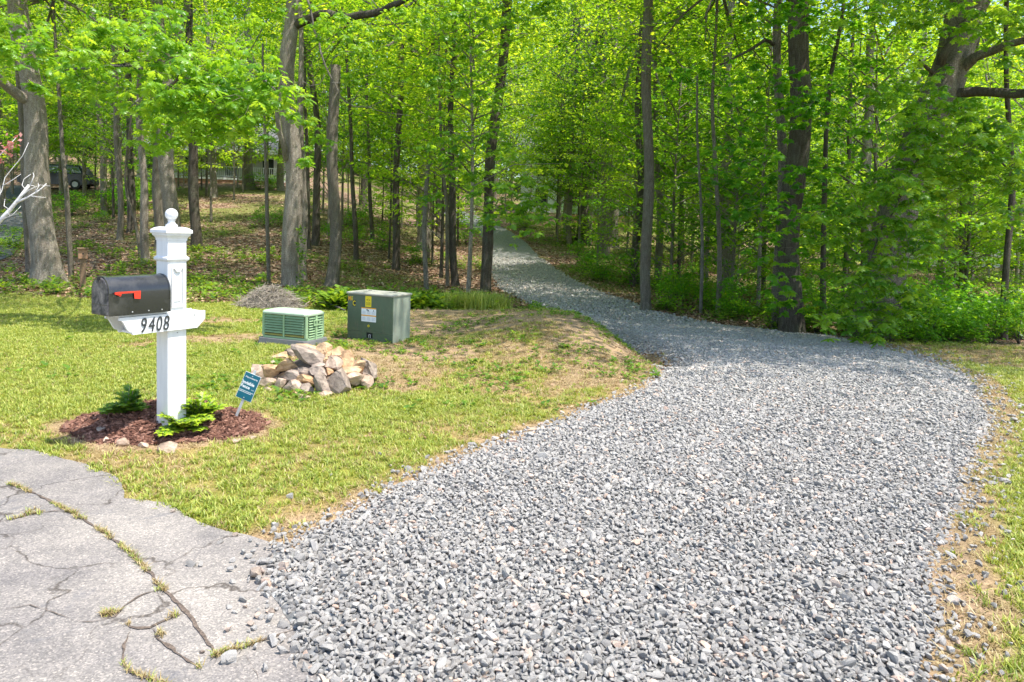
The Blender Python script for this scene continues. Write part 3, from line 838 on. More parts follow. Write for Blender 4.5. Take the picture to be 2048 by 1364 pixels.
# understory crowns: layered sprays
UND = []
for i in range(7):
    r = np.random.default_rng(300 + i); hgt = 5.6
    P = []; v = []; mb = MB(); rr = random.Random(i)
    nb = 34
    for b_ in range(nb):
        z = 1.2 + (b_ / nb) * 4.6; a = b_ * 2.4 + rr.uniform(-.5, .5); L_ = (1.0 - .55 * abs(b_ / nb - .35)) * rr.uniform(1.3, 2.5)
        e = Vector((math.cos(a) * L_, math.sin(a) * L_, z + rr.uniform(.1, .7)))
        mb.tube([(0, 0, z - .25), (e.x * .5, e.y * .5, z + .25), e], [.022, .012, .004], 3)
        nl = int(95 * L_ / 1.8)
        t_ = r.uniform(.15, 1.08, nl) ** .8; wd = .42 * np.sin(np.clip(t_, 0, 1) * 2.6 + .3) + .1
        sd = r.normal(0, 1, nl) * wd * .6
        px_ = e.x * t_ - math.sin(a) * sd; py_ = e.y * t_ + math.cos(a) * sd
        pz_ = z + (e.z - z) * t_ + r.normal(0, .05, nl) - .12 * t_ ** 2
        P.append(np.stack([px_, py_, pz_], 1)); v.append(np.clip(rr.uniform(.15, .85) + r.normal(0, .15, nl), 0, 1))
    P = np.concatenate(P); v = np.concatenate(v)
    tm = L_maple() if i % 2 else L_kite()
    lm = leaves_mesh('crown', P, rg.uniform(.085, .15, len(P)), tm, M['leaf_under'], v, pitch=.3, roll=.35, pm=.2)
    bm_ = mb.mesh('branch'); bm_.materials.append(M['bark_grey'])
    UND.append((lm, bm_))
# shrub / sapling shapes with star leaves
SHR = []
for i in range(6):
    C, P, v = crown_points(26, .75, .75, .85, 1.0, 30, .2, 400 + i)
    P[:, 2] = np.abs(P[:, 2])
    lm = leaves_mesh('foliage', P, rg.uniform(.07, .13, len(P)), L_maple(), M['leaf_gum'] if i % 2 else M['leaf_under'], v)
    mb = MB(); rr = random.Random(i)
    for k in range(0, len(C), 2):
        mb.tube([(rr.uniform(-.06, .06), rr.uniform(-.06, .06), 0), (C[k][0] * .5, C[k][1] * .5, C[k][2] * .55), C[k]], [.012, .008, .003], 3)
    bm_ = mb.mesh('stem'); bm_.materials.append(M['bark_dark'])
    SHR.append((lm, bm_))

# ------------------------------------------------------------------ trunks
def trunk_mesh(path, r0, r1, seed, flare=1.6, sides=14, step=.35):
    """path list of Vector; taper r0->r1, flare at base"""
    r = random.Random(seed); pts = [Vector(p) for p in path]
    L = [0]
    for a, b in zip(pts, pts[1:]): L.append(L[-1] + (b - a).length)
    n = max(6, int(L[-1] / step)); out = []; rings = []
    for i in range(n + 1):
        # finer at base
        t = (i / n) ** 1.35 * L[-1]
        k = max(j for j in range(len(L)) if L[j] <= t + 1e-6); k = min(k, len(pts) - 2)
        f = (t - L[k]) / (L[k + 1] - L[k])
        p0 = pts[max(k - 1, 0)]; p1 = pts[k]; p2 = pts[k + 1]; p3 = pts[min(k + 2, len(pts) - 1)]
        c_ = 0.5 * ((2 * p1) + (p2 - p0) * f + (2 * p0 - 5 * p1 + 4 * p2 - p3) * f * f + (3 * p1 - p0 - 3 * p2 + p3) * f ** 3)
        w_ = min(.06, r0 * .25)
        c_ = c_ + Vector((w_ * math.sin(t * 1.3 + seed), w_ * math.cos(t * 1.1 + seed * 2), 0)) * min(1, t)
        rad = r0 + (r1 - r0) * (t / L[-1]) ** .8
        fl = (flare - 1) * math.exp(-t / (r0 * 1.6))
        ring = []
        for j in range(sides):
            a = 2 * math.pi * j / sides
            lob = 1 + fl * (1 + .45 * math.sin(3 * a + seed) + .3 * math.sin(5 * a + seed * 2)) + .035 * math.sin(2 * a + t * 1.7 + seed) + .025 * math.sin(4 * a - t * 2.9) + r.uniform(-.022, .022)
            ring.append((c_.x + math.cos(a) * rad * lob, c_.y + math.sin(a) * rad * lob, c_.z))
        rings.append(ring)
    mb = MB(); mb.loft(rings); return mb.mesh('trunk', True)

def limb(parent, P0, pts, r0, r1, m, seed=0, name='limb', n=8):
    base = Vector(parent.location)
    q = [Vector(p) - base for p in pts]
    # densify with wobble
    rr = random.Random(seed); out = [q[0]]
    for a, b in zip(q, q[1:]):
        for k in (1, 2, 3):
            c_ = a.lerp(b, k / 3)
            if k < 3: c_ = c_ + Vector((rr.uniform(-1, 1), rr.uniform(-1, 1), rr.uniform(-1, 1))) * (b - a).length * .035
            out.append(c_)
    rad = [r0 + (r1 - r0) * i / (len(out) - 1) for i in range(len(out))]
    mb = MB(); mb.tube(out, rad, n, .08, seed); return mb.obj(name, m, parent, smooth=True)

tree_no = [0]
def photo_tree(px_pts, wpx, label, mat='bark_grey', dist=None, top=11.0, crown=True, flare=1.5, r1=.45, cat='tree', name='tree', cz=None, cs=1.0, lean_extra=0, cut=False):
    """px_pts: trunk positions in the photograph from its base up; placed at its distance on the ground"""
    tree_no[0] += 1; seed = tree_no[0]
    if dist is None: b = at_ground(*px_pts[0])
    else:
        b = at_y(px_pts[0][0], px_pts[0][1], dist); 
    D = b[1]; b = np.array([b[0], D, float(H(b[0], D))])
    path = [Vector((0, 0, -.12))]
    for (qx, qy) in px_pts[1:]:
        q = at_y(qx, qy, D + rnd.uniform(-.15, .15)); path.append(Vector(q - b))
    r0 = wpx / FPX * D / 2
    last = path[-1]; prev = path[-2]
    if not cut and last.z < top:
        d = (last - prev).normalized(); d = Vector((d.x * .6, d.y * .6, d.z)).normalized()
        path.append(last + d * (top - last.z))
    root = empty(name, b)
    tag(root, label, cat)
    sides = 18 if wpx > 30 else 12
    me = trunk_mesh(path, r0, r0 * r1, seed, flare, sides, .25 if D < 25 else .5)
    obj('trunk', me, M[mat], root)
    if crown:
        tp = path[-1]; lm, bm_ = CAN[seed % 6]
        z = (cz if cz is not None else tp.z) 
        for mm, nm in ((lm, 'crown'), (bm_, 'branch')):
            o = obj(nm, mm, None, root, (tp.x * .9, tp.y, z)); o.rotation_euler = (0, 0, seed * 1.3)
            o.scale = (cs * .85, cs * .85, cs * .6)
    return root, b, path

T = {}
T['a'] = photo_tree([(98, 565), (80, 400), (62, 190), (40, 0)], 50, 'thick grey oak trunk leaning left at the left edge, beside the nest box', 'bark_oak', None, 11, True, 1.55, .55, cz=10.5)
r_, b_, p_ = T['a']
limb(r_, b_, [at_y(62, 205, b_[1]), at_y(30, 185, b_[1] - .4), at_y(-10, 150, b_[1] - 1)], .17, .1, M['bark_oak'], 3)
T['b'] = photo_tree([(60, 545), (50, 380), (36, 120), (30, 0)], 15, 'thin grey trunk just left of the thick oak at the left edge', 'bark_grey', None, 9, True, 1.3)
T['c'] = photo_tree([(143, 553), (135, 400), (124, 300), (115, 130), (108, 40)], 11, 'slender pale grey trunk between the thick left oak and the small box on a post', 'bark_grey', None, 8, True, 1.2)
T['d'] = photo_tree([(293, 527), (288, 400), (280, 260), (284, 60)], 17, 'slim straight brown trunk left of the white post, above the black mailbox', 'bark_oak', None, 10, True, 1.3)
T['d2'] = photo_tree([(282, 512), (272, 450), (250, 370), (262, 250)], 7, 'crooked thin stem touching the slim trunk above the mailbox', 'bark_grey', None, 6, False, 1.2)
T['e'] = photo_tree([(341, 540), (340, 400), (333, 250), (322, 100), (318, 0)], 33, 'stout pale barked trunk rising behind the white ball of the mailbox post', 'bark_oak', None, 11, True, 1.35, .6, cz=11)
T['e2'] = photo_tree([(322, 500), (317, 350), (325, 200), (366, 40), (372, 0)], 22, 'darker trunk half hidden behind the stout pale one over the mailbox post', 'bark_grey', None, 13)
T['f'] = photo_tree([(394, 498), (388, 380), (383, 250), (375, 0)], 22, 'dark straight trunk right of the white post, below the far porch', 'bark_dark', None, 12, True, 1.4)
T['g'] = photo_tree([(538, 565), (535, 430), (530, 300), (526, 100)], 9, 'thin mottled stem standing at the twig heap', 'bark_grey', None, 7, False, 1.2)
T['h'] = photo_tree([(586, 572), (586, 450), (583, 300), (575, 150), (585, 0)], 37, 'big sunlit oak trunk behind the green louvred cabinet', 'bark_oak', None, 11, True, 1.4, .7, cz=10.5)
r_, b_, p_ = T['h']
limb(r_, b_, [at_y(582, 55, b_[1]), at_y(640, 28, b_[1] - .5), at_y(700, 35, b_[1] - 1), at_y(765, 22, b_[1] - 1.6), at_y(815, -5, b_[1] - 2)], .13, .08, M['bark_dark'], 5)
limb(r_, b_, [at_y(572, 320, b_[1] - .1), at_y(556, 240, b_[1] - .6), at_y(552, 205, b_[1] - .8)], .09, .05, M['bark_oak'], 6)
dd = b_[1] - 1.2
for k, pl in enumerate([[(612, -10), (628, 60), (650, 130), (665, 160), (682, 195), (705, 212), (735, 215), (765, 202), (800, 190)],
           [(650, 150), (640, 168), (620, 172), (604, 160), (598, 120), (602, 90)], [(662, 165), (690, 165), (720, 158), (760, 140)],
           [(735, 214), (760, 222), (790, 228), (822, 232)], [(655, 140), (668, 115), (690, 102), (715, 108)], [(600, 30), (620, 15), (660, 5)], [(700, 210), (720, 180), (750, 172), (775, 180)],
           [(800, 0), (822, 30), (850, 50), (880, 68), (905, 70)], [(740, -5), (770, 30), (800, 60), (830, 90)]]):
    limb(r_, b_, [at_y(a, b, dd - .05 * k) for a, b in pl], .032 if k == 0 else .014, .008, M['bark_pale'], 20 + k, 'dead_branch', 5)
T['h2'] = photo_tree([(607, 560), (605, 400), (603, 230), (600, 50)], 17, 'narrow trunk just behind the right side of the big sunlit oak', 'bark_oak', None, 10)
T['i'] = photo_tree([(663, 572), (668, 480), (668, 330), (667, 130)], 25, 'dark based trunk with a broken dead top left of the green transformer box', 'bark_grey', None, 5, False, 1.5, .8, cut=True)
T['j'] = photo_tree([(712, 520), (708, 400), (700, 250), (695, 120)], 11, 'thin dark stem behind the transformer box, on the leafy slope', 'bark_dark', None, 9)
T['j2'] = photo_tree([(745, 480), (738, 330), (735, 230)], 9, 'small trunk far up the slope between the dead snag and the driveway', 'bark_dark', None, 11)
T['k'] = photo_tree([(853, 578), (850, 450), (855, 330)], 11, 'pale bare snag standing in the weeds right of the transformer box', 'bark_pale', None, 4, False, 1.2, .7, cut=True)
T['l'] = photo_tree([(912, 572), (905, 450), (902, 300), (905, 120)], 17, 'dark trunk left of the driveway mouth, next to a paler one', 'bark_dark', None, 10)
T['l2'] = photo_tree([(896, 572), (893, 430), (884, 300)], 9, 'pale thin trunk touching the dark one left of the driveway mouth', 'bark_grey', None, 8)
T['m'] = photo_tree([(972, 582), (974, 450), (985, 300), (1000, 150), (1012, 60)], 22, 'dark trunk at the left edge of the driveway leaning slightly right', 'bark_dark', None, 11, True, 1.25, .8)
T['n'] = photo_tree([(848, 480), (850, 330), (860, 200)], 24, 'broad grey trunk seen through leaves high left of the driveway', 'bark_oak', 34, 13)
T['o'] = photo_tree([(1163, 487), (1172, 380), (1183, 230), (1196, 90), (1225, 20)], 26, 'dark forked trunk on the slope right of the driveway', 'bark_dark', None, 14, True, 1.5, .7)
T['p'] = photo_tree([(1226, 495), (1234, 400), (1246, 250), (1252, 80)], 19, 'straight greenish trunk on the slope beside the low brick wall', 'bark_grey', None, 13)
T['q'] = photo_tree([(1293, 622), (1294, 450), (1296, 250), (1294, 0)], 22, 'straight trunk at the right edge of the gravel, ringed with pale bands', 'bark_grey', None, 11, True, 1.15, .8)
T['q2'] = photo_tree([(1316, 565), (1318, 400), (1308, 120)], 15, 'mossy trunk right behind the straight one at the gravel edge', 'bark_grey', None, 12)
T['r'] = photo_tree([(1402, 628), (1404, 500), (1400, 370), (1395, 260)], 8, 'pale sapling stem at the gravel edge right of the straight trunk', 'bark_pale', None, 6, False, 1.1)
T['s'] = photo_tree([(1436, 632), (1438, 500), (1432, 330), (1424, 200), (1432, 60)], 11, 'thin grey stem in front of the sunlit trunk at the gravel edge', 'bark_grey', None, 8)
T['s2'] = photo_tree([(1452, 588), (1452, 400), (1456, 200), (1462, 0)], 24, 'sunlit tan trunk behind the thin grey stem right of the gravel', 'bark_oak', None, 13)
T['t'] = photo_tree([(1582, 640), (1585, 450), (1594, 250), (1604, 0)], 46, 'massive dark barked oak at the wood edge right of centre', 'bark_dark', 15.0, 11, True, 1.3, .75, cz=10)
M['bark_mid'] = mat_bark('furrowed bark', (0.18, 0.155, 0.13), (0.50, 0.45, 0.39), .8)
T['t2'] = photo_tree([(1556, 640), (1562, 450), (1560, 200), (1556, 0)], 24, 'narrower trunk growing against the left side of the massive oak', 'bark_mid', 15.7, 11)
r_, b_, p_ = T['t2']
limb(r_, b_, [at_y(1552, 90, b_[1]), at_y(1530, 80, b_[1] - .3), at_y(1490, 105, b_[1] - .6), at_y(1440, 130, b_[1] - 1)], .045, .02, M['bark_dark'], 9)
T['u'] = photo_tree([(1650, 620), (1646, 450), (1652, 300), (1662, 160), (1682, 30)], 13, 'slim dark trunk right of the massive oak', 'bark_dark', 16.5, 9)
T['v'] = photo_tree([(1690, 560), (1698, 350), (1700, 150), (1712, 20)], 11, 'slim trunk midway between the massive oak and the broad leaning oak', 'bark_dark', 21, 11)
T['w'] = photo_tree([(1736, 540), (1732, 390), (1738, 200), (1744, 60)], 25, 'sun flecked upright trunk behind and left of the leaning oak', 'bark_oak', 22, 12)
T['x'] = photo_tree([(1742, 655), (1768, 520), (1812, 390), (1855, 250), (1905, 110), (1935, 0)], 78, 'broad furrowed oak leaning right over the lawn at the right', 'bark_mid', 14.6, 8, True, 1.25, .85, cz=9.5)
r_, b_, p_ = T['x']
limb(r_, b_, [at_y(1905, 155, b_[1]), at_y(1950, 115, b_[1] - .5), at_y(2000, 95, b_[1] - .9), at_y(2070, 78, b_[1] - 1.5)], .12, .07, M['bark_mid'], 11)
limb(r_, b_, [at_y(1880, 190, b_[1]), at_y(1950, 183, b_[1] - .5), at_y(2010, 186, b_[1] - .9), at_y(2080, 188, b_[1] - 1.4)], .11, .085, M['bark_dark'], 12)
limb(r_, b_, [at_y(1885, 160, b_[1]), at_y(1858, 140, b_[1] - .3), at_y(1838, 120, b_[1] - .5)], .06, .02, M['bark_dark'], 13)
limb(r_, b_, [at_y(1880, 130, b_[1]-.3), at_y(1910, 60, b_[1] - .5), at_y(1960, 20, b_[1] - .5)], .09, .06, M['bark_dark'], 14)
T['y'] = photo_tree([(1925, 600), (1928, 450), (1924, 300), (1930, 60)], 14, 'dark straight trunk near the pale shed at the right', 'bark_dark', 22, 11)
T['z'] = photo_tree([(2008, 660), (2016, 520), (2022, 380), (2015, 200)], 15, 'shaded trunk close to the right border, above the mown grass', 'bark_dark', 14.8, 8)
T['aa'] = photo_tree([(1358, 575), (1362, 400), (1372, 250), (1350, 120)], 9, 'crooked thin trunk between the gravel edge trunk and the tan one', 'bark_dark', 26, 10)
T['bb'] = photo_tree([(1530, 545), (1525, 300), (1510, 120)], 10, 'thin stem left of the massive oak with twisting top', 'bark_dark', 24, 10)
T['cc'] = photo_tree([(240, 480), (238, 340), (230, 200)], 12, 'slender trunk far back, left of the slim brown one', 'bark_grey', None, 12)
T['dd'] = photo_tree([(427, 395), (425, 330), (420, 250)], 14, 'trunk with a pale foot standing before the far porch', 'bark_grey', None, 15)
T['ee'] = photo_tree([(498, 378), (497, 300), (500, 150), (495, 30)], 21, 'dark trunk at the right corner of the far porch', 'bark_grey', None, 17)
T['ff'] = photo_tree([(618, 498), (617, 400), (612, 250)], 9, 'thin straight trunk up the slope right of the big sunlit oak', 'bark_dark', None, 11)
T['gg'] = photo_tree([(210, 430), (206, 300), (196, 190)], 13, 'trunk above the dry stone wall at the left', 'bark_grey', None, 14)
print('trees placed', {k: round(float(v[1][1]), 1) for k, v in T.items()})

for key, offs in (('x', [(-2.2, -5.0, 8.8), (.8, -5.2, 9.0), (-4.6, -4.4, 9.2)]), ('t', [(.3, -4.2, 9.0), (-2.2, -3.4, 9.4)]), ('z', [(-.6, -3.6, 8.8), (1.6, -3.0, 9.3)]), ('a', [(1.8, -5.5, 9.4), (5.0, -6.0, 9.4)]), ('e', [(-1.5, -7.5, 9.2), (1, -6.5, 10)]), ('q', [(1.0, -4.0, 9.3), (-1.5, -3.5, 9.6), (-1.0, 2.0, 10)]), ('m', [(0, -2.5, 9.5)])):
    r_, b_, p_ = T[key]
    for i, (ox, oy, oz) in enumerate(offs):
        for mm, nm in zip(CAN[(i * 2 + 1) % 6], ('crown', 'branch')):
            o = obj(nm, mm, None, r_, (ox, oy, oz)); o.rotation_euler = (0, 0, i * 2.1 + oy); o.scale = (.8, .8, .38)
# ------------------------------------------------------------------ hero oak boughs with lobed leaves
def bough(root, base, clumps, per, size, seed, mat=None, tm=None, vlo=.2, vhi=1.0, name='bough'):
    r = np.random.default_rng(seed); P = []; yaw = []; v = []; pm = []
    mbt = MB()
    for (cx, cy, D, rad) in clumps:
        c0 = at_y(cx, cy, D)
        nro = max(2, int(per * rad * rad / (.45 ** 2)))
        for k in range(nro):
            q = c0 + r.normal(0, .48, 3) * np.array([rad, rad, rad * .62])
            nl = r.integers(5, 9); cv = r.uniform(vlo, vhi)
            tip = q
            for j in range(nl):
                P.append(tip + r.normal(0, .012, 3)); yaw.append(j * 2.39 + r.uniform(-.4, .4)); v.append(np.clip(cv + r.normal(0, .1), 0, 1)); pm.append(r.normal(.45, .25))
            if k % 2: mbt.tube([c0 + (q - c0) * .25, c0 + (q - c0) * .6 + np.array([0, 0, .05]), q], [.005, .004, .002], 3)
    P = np.array(P); n = len(P)
    tv, tf = tm or L_oak()
    R = rotm(np.array(yaw), np.array(pm), r.normal(0, .45, n))
    sz = r.uniform(.75, 1.2, n) * size
    V = np.einsum('nij,kj->nki', R, tv) * sz[:, None, None] + P[:, None] - np.array(base)
    k = len(tv); off = np.arange(n) * k
    F = [(f[None] + off[:, None, None]).reshape(-1, f.shape[1]) for f in tf]
    me = mesh_np(name, V.reshape(-1, 3), F, {'v': np.repeat(np.array(v), k)})
    obj('foliage', me, mat or M['leaf_oak'], root)
    mbt.v = [tuple(np.array(q) - np.array(base)) for q in mbt.v]
    tw = mbt.obj('twig', M['bark_grey'], root); tw['kind'] = 'stuff'
    return n

r_, b_, p_ = T['e']
cl = []
for (cx, cy, rad) in [(130, 130, .5), (170, 110, .5), (215, 70, .5), (190, 60, .4), (320, 60, .55), (350, 70, .5), (290, 90, .5), (380, 120, .45), (310, 130, .5), (160, 150, .4), (230, 190, .4), (260, 170, .45),
                      (430, 130, .4), (460, 130, .4), (340, 190, .5), (390, 180, .6), (430, 175, .6), (480, 180, .6), (520, 140, .4), (540, 180, .45), (565, 210, .35), (370, 220, .6), (420, 225, .55), (460, 235, .5), (340, 240, .5),
                      (310, 230, .4), (400, 255, .45), (440, 260, .35), (340, 280, .35), (310, 285, .3), (300, 210, .45), (510, 200, .5), (75, 170, .4), (20, 100, .5), (5, 40, .5), (90, 90, .4)]:
    cl.append((cx, cy, 10.5 + rnd.uniform(-.8, 1.2), rad))
nn = bough(r_, b_, cl, 15, .165, 1)
for pl in ([(325, 200), (345, 110), (375, 140), (400, 165), (450, 175), (520, 150), (560, 190)], [(322, 90), (300, 120), (250, 130), (190, 135), (130, 140)], [(335, 260), (370, 215), (440, 215), (510, 200)], [(320, 120), (290, 165), (265, 210)]):
    dz = [b_[1]] + [b_[1] - (b_[1] - 10.8) * min(1, (i + 1) / 2) for i in range(len(pl) - 1)]
    limb(r_, b_, [at_y(a, b, d_) for (a, b), d_ in zip(pl, dz)], .05, .012, M['bark_pale'], int(pl[0][0]), 'limb', 6)
r_, b_, p_ = T['x']
cl = []
rr = random.Random(8)
for cx, cy, rad in [(1800, 175, .5), (1850, 165, .5), (1830, 200, .5), (1890, 185, .4), (1770, 190, .4), (1850, 230, .6), (1900, 220, .5), (1930, 240, .5), (1880, 260, .55), (1960, 260, .5), (1990, 270, .4), (1820, 270, .5), (1790, 300, .4),
                    (1860, 300, .6), (1920, 300, .6), (1980, 310, .6), (2020, 290, .4), (2035, 340, .5), (1830, 330, .6), (1890, 340, .6), (1950, 350, .6), (2010, 370, .5), (1780, 350, .6), (1750, 380, .5), (1810, 390, .6), (1870, 390, .6),
                    (1720, 420, .5), (1680, 440, .5), (1760, 450, .6), (1820, 440, .6), (1870, 440, .4), (1640, 480, .4), (1700, 480, .5), (1760, 510, .6), (1820, 500, .6), (1870, 490, .4), (1690, 530, .5), (1740, 560, .5), (1790, 560, .5), (1700, 590, .4), (1680, 615, .4), (1720, 640, .5), (1760, 610, .5), (1700, 560, .5), (1745, 660, .4), (1790, 630, .5), (1660, 640, .4), (1820, 590, .5),
                    (1640, 430, .4), (2000, 440, .4), (2040, 480, .4), (2030, 420, .4), (2000, 60, .5), (2030, 30, .6), (1980, 20, .5), (2040, 110, .4), (1930, 60, .4), (1840, 40, .6), (1790, 20, .5), (1870, 10, .5), (2045, 240, .4)]:
    cl.append((cx, cy, 12.2 + rr.uniform(-.9, .9) , rad))
bough(r_, b_, cl, 14, .165, 2, vlo=0.0, vhi=.9)
for pl in ([(1905, 190), (1870, 230), (1830, 330), (1790, 420), (1740, 520)], [(1915, 180), (1940, 240), (1980, 300), (2030, 350)]):
    limb(r_, b_, [at_y(a, b, b_[1] - i * .7) for i, (a, b) in enumerate(pl)], .05, .012, M['bark_dark'], int(pl[1][0]), 'limb', 6)
# star-leaved sprays in front of massive oak
r_, b_, p_ = T['t']
cl = []
for cx, cy, rad in [(1440, 150, .5), (1390, 140, .4), (1350, 150, .4), (1470, 200, .4), (1500, 160, .5), (1540, 165, .5), (1590, 150, .4), (1600, 190, .5), (1560, 200, .6), (1500, 210, .5), (1640, 190, .5), (1620, 220, .6), (1680, 210, .5), (1550, 235, .6), (1580, 240, .5),
                    (1480, 260, .5), (1450, 300, .5), (1500, 300, .6), (1530, 320, .5), (1560, 360, .5), (1590, 350, .4), (1480, 350, .5), (1440, 370, .4), (1610, 340, .5), (1650, 330, .5), (1420, 330, .4), (1520, 400, .5), (1560, 420, .5), (1480, 420, .5), (1600, 430, .5), (1550, 470, .5), (1600, 490, .5), (1540, 530, .5),
                    (1560, 570, .5), (1610, 560, .4), (1580, 610, .4), (1530, 600, .4), (1620, 620, .4), (1480, 40, .4), (1560, 30, .6), (1620, 30, .5), (1520, 20, .5), (1680, 60, .5), (1700, 20, .6), (1730, 130, .5), (1700, 270, .5), (1740, 250, .4), (1660, 390, .5)]:
    cl.append((cx, cy, 13.6 + rr.uniform(-.7, .5), rad))
bough(r_, b_, cl, 10, .13, 3, M['leaf_gum'], L_maple(), 0, 1)
# mid-left/centre leafy boughs belonging to nearest trees
for key, lst, D in (('m', [(860, 20, .6), (900, 40, .6), (950, 20, .6), (1000, 50, .5), (820, 30, .5), (930, 90, .6), (880, 110, .5), (970, 120, .5), (900, 160, .5), (860, 180, .5), (940, 180, .5), (1040, 30, .6), (1100, 20, .6), (880, 230, .4), (920, 290, .5), (880, 300, .5), (970, 280, .5), (1010, 310, .4), (1000, 200, .4), (900, 340, .4), (1040, 430, .4), (990, 420, .4), (1020, 400, .4), (1060, 400, .4), (960, 385, .4), (1000, 440, .4), (1040, 455, .4), (1075, 400, .4), (1020, 370, .5), (960, 440, .3), (940, 350, .4), (1060, 360, .5), (1110, 440, .3), (870, 390, .3), (840, 400, .3), (1080, 430, .3)], 16.5),
                    ('h', [(560, 20, .4), (500, 40, .5), (450, 30, .5), (640, 60, .5), (690, 60, .5), (660, 30, .5), (720, 100, .5), (620, 240, .4), (650, 280, .4), (620, 320, .4), (740, 50, .5), (780, 80, .5), (700, 150, .4), (780, 130, .5)], 17.0)):
    r_, b_, p_ = T[key]
    bough(r_, b_, [(a, b, D + rr.uniform(-1, 1), q) for a, b, q in lst], 12, .17, 5 + len(lst))

# ------------------------------------------------------------------ fill trees (each an object, groups share a label by zone)
def blocked(x, y, rad):
    if in_drive(np.array(x), np.array(y), rad): return True
    return False
TRK = []
for i in range(5):
    me = trunk_mesh([(0, 0, -.2), (rnd.uniform(-.1, .1), 0, 4), (rnd.uniform(-.4, .4), rnd.uniform(-.3, .3), 9), (rnd.uniform(-.6, .6), 0, 14)], .17, .07, 50 + i, 1.5, 10, .9)
    me.materials.append(M[['bark_grey', 'bark_dark', 'bark_oak', 'bark_dark', 'bark_grey'][i]]); TRK.append(me)
STM = []
for i in range(4):
    me = trunk_mesh([(0, 0, -.1), (rnd.uniform(-.1, .1), 0, 2), (0, rnd.uniform(-.2, .2), 5.8)], .055, .012, 70 + i, 1.3, 7, .6)
    me.materials.append(M[['bark_grey', 'bark_dark', 'bark_grey', 'bark_oak'][i]]); STM.append(me)
COLS = [(-.62, 'behind the thick left oak'), (-.5, 'left of the far porch'), (-.36, 'round the far porch'), (-.25, 'behind the big sunlit oak'), (-.12, 'above the transformer box'), (.02, 'left of the upper driveway'), (.12, 'beyond the driveway bend'),
        (.22, 'behind the gravel edge trunk'), (.34, 'left of the massive dark oak'), (.46, 'behind the massive dark oak'), (.58, 'behind the leaning oak'), (9, 'at the right border')]
DEP = [(20, 'at the wood front'), (30, 'just inside the wood'), (45, 'midway into the wood'), (62, 'far back'), (999, 'farthest back')]
def zone(x, y):
    return next(n for l, n in COLS if x / y < l), next(n for l, n in DEP if y < l)
ADJ = {'canopy': ['tall leafy tree with thin crown', 'tall dark stemmed leafy tree', 'tall leafy tree with tan trunk'], 'under': ['slim tree with broad leaves', 'slim tree with fine leaves'], 'shrub': ['low pale green sapling', 'low dark green star leaved sapling']}
GRP = {'canopy': 'tall trees of the wood', 'under': 'understory trees of the wood', 'shrub': 'saplings and shrubs of the wood'}
def fill_tree(kind, x, y, s=1.0, sz=None, lift=0.0, k=None):
    k = rnd.randrange(1000) if k is None else k
    z = float(H(x, y)); zn = zone(x, y)
    nm = {'canopy': 'tall_tree', 'under': 'understory_tree', 'shrub': 'sapling'}[kind]
    root = empty(nm, (x, y, z), rnd.uniform(0, 6.28))
    ad = ADJ[kind][{'canopy': (0 if k % 5 in (0, 4) else 1 if k % 5 != 2 else 2), 'under': (k % 7 + 1) % 2, 'shrub': (k % 6) % 2}[kind]]
    lab = ad + ' ' + zn[1] + ', ' + zn[0]
    tag(root, lab, 'tree' if kind != 'shrub' else 'sapling', lab)
    if kind == 'canopy':
        t = obj('trunk', TRK[k % 5], None, root); t.scale = (s, s, s)
        for mm, q in zip(CAN[k % 6], ('crown', 'branch')):
            o = obj(q, mm, None, root, (0, 0, (10.5 + lift) * s)); o.scale = (s, s, s * (sz or 1.2))
    elif kind == 'under':
        t = obj('trunk', STM[k % 4], None, root); t.scale = (s, s, s * (1 + lift / 5)) 
        for mm, q in zip(UND[k % 7], ('crown', 'branch')):
            o = obj(q, mm, None, root, (0, 0, lift)); o.scale = (s, s, s * (sz or 1))
    else:
        for mm, q in zip(SHR[k % 6], ('foliage', 'stem')):
            o = obj(q, mm, None, root); o.scale = (s, s, s * (sz or 1))
    return root
cnt = {'canopy': 0, 'under': 0, 'shrub': 0}
def house_view(x, y, r=1.5):
    u = x / y
    return y < 54 and -.50 - r / y < u < -.385 + r / y
pts = []
def far_enough(x, y, d):
    for a, b in pts:
        if (a - x) ** 2 + (b - y) ** 2 < d * d: return False
    pts.append((x, y)); return True
tries = 0
while cnt['canopy'] < 80 and tries < 6000:
    tries += 1
    y = rnd.uniform(27, 105); x = rnd.uniform(-.92, .92) * y
    if blocked(x, y, 1.5) or not far_enough(x, y, 3.6 if y < 60 else 4.5): continue
    if house_view(x, y, 0.4): continue
    if abs(x + .43 * 57) < 11 and 52 < y < 68: continue
    s = rnd.uniform(.9, 1.3) * (1 if y < 50 else 1.25)
    fill_tree('canopy', x, y, s, rnd.uniform(1.1, 1.5), lift=-1.5 if y > 55 else 0.5); cnt['canopy'] += 1
pts = []; tries = 0
while cnt['under'] < 175 and tries < 9000:
    tries += 1
    y = 17 + 58 * rnd.random() ** 1.15; x = rnd.uniform(-.88, .9) * y; u = x / y
    if blocked(x, y, 1.3) or not far_enough(x, y, 2.1): continue
    if house_view(x, y, .3) and (y < 33 or rnd.random() < .45): continue
    if u < -.1 and y < 24: continue
    if u < -.12 and y < 34 and rnd.random() < .45: continue
    if -26 < x < -10 and 54 < y < 68: continue
    lift = rnd.uniform(.6, 2.2) if u < .12 else rnd.uniform(-.9, 1.5)
    fill_tree('under', x, y, rnd.uniform(.85, 1.45), rnd.uniform(.9, 1.3), lift); cnt['under'] += 1
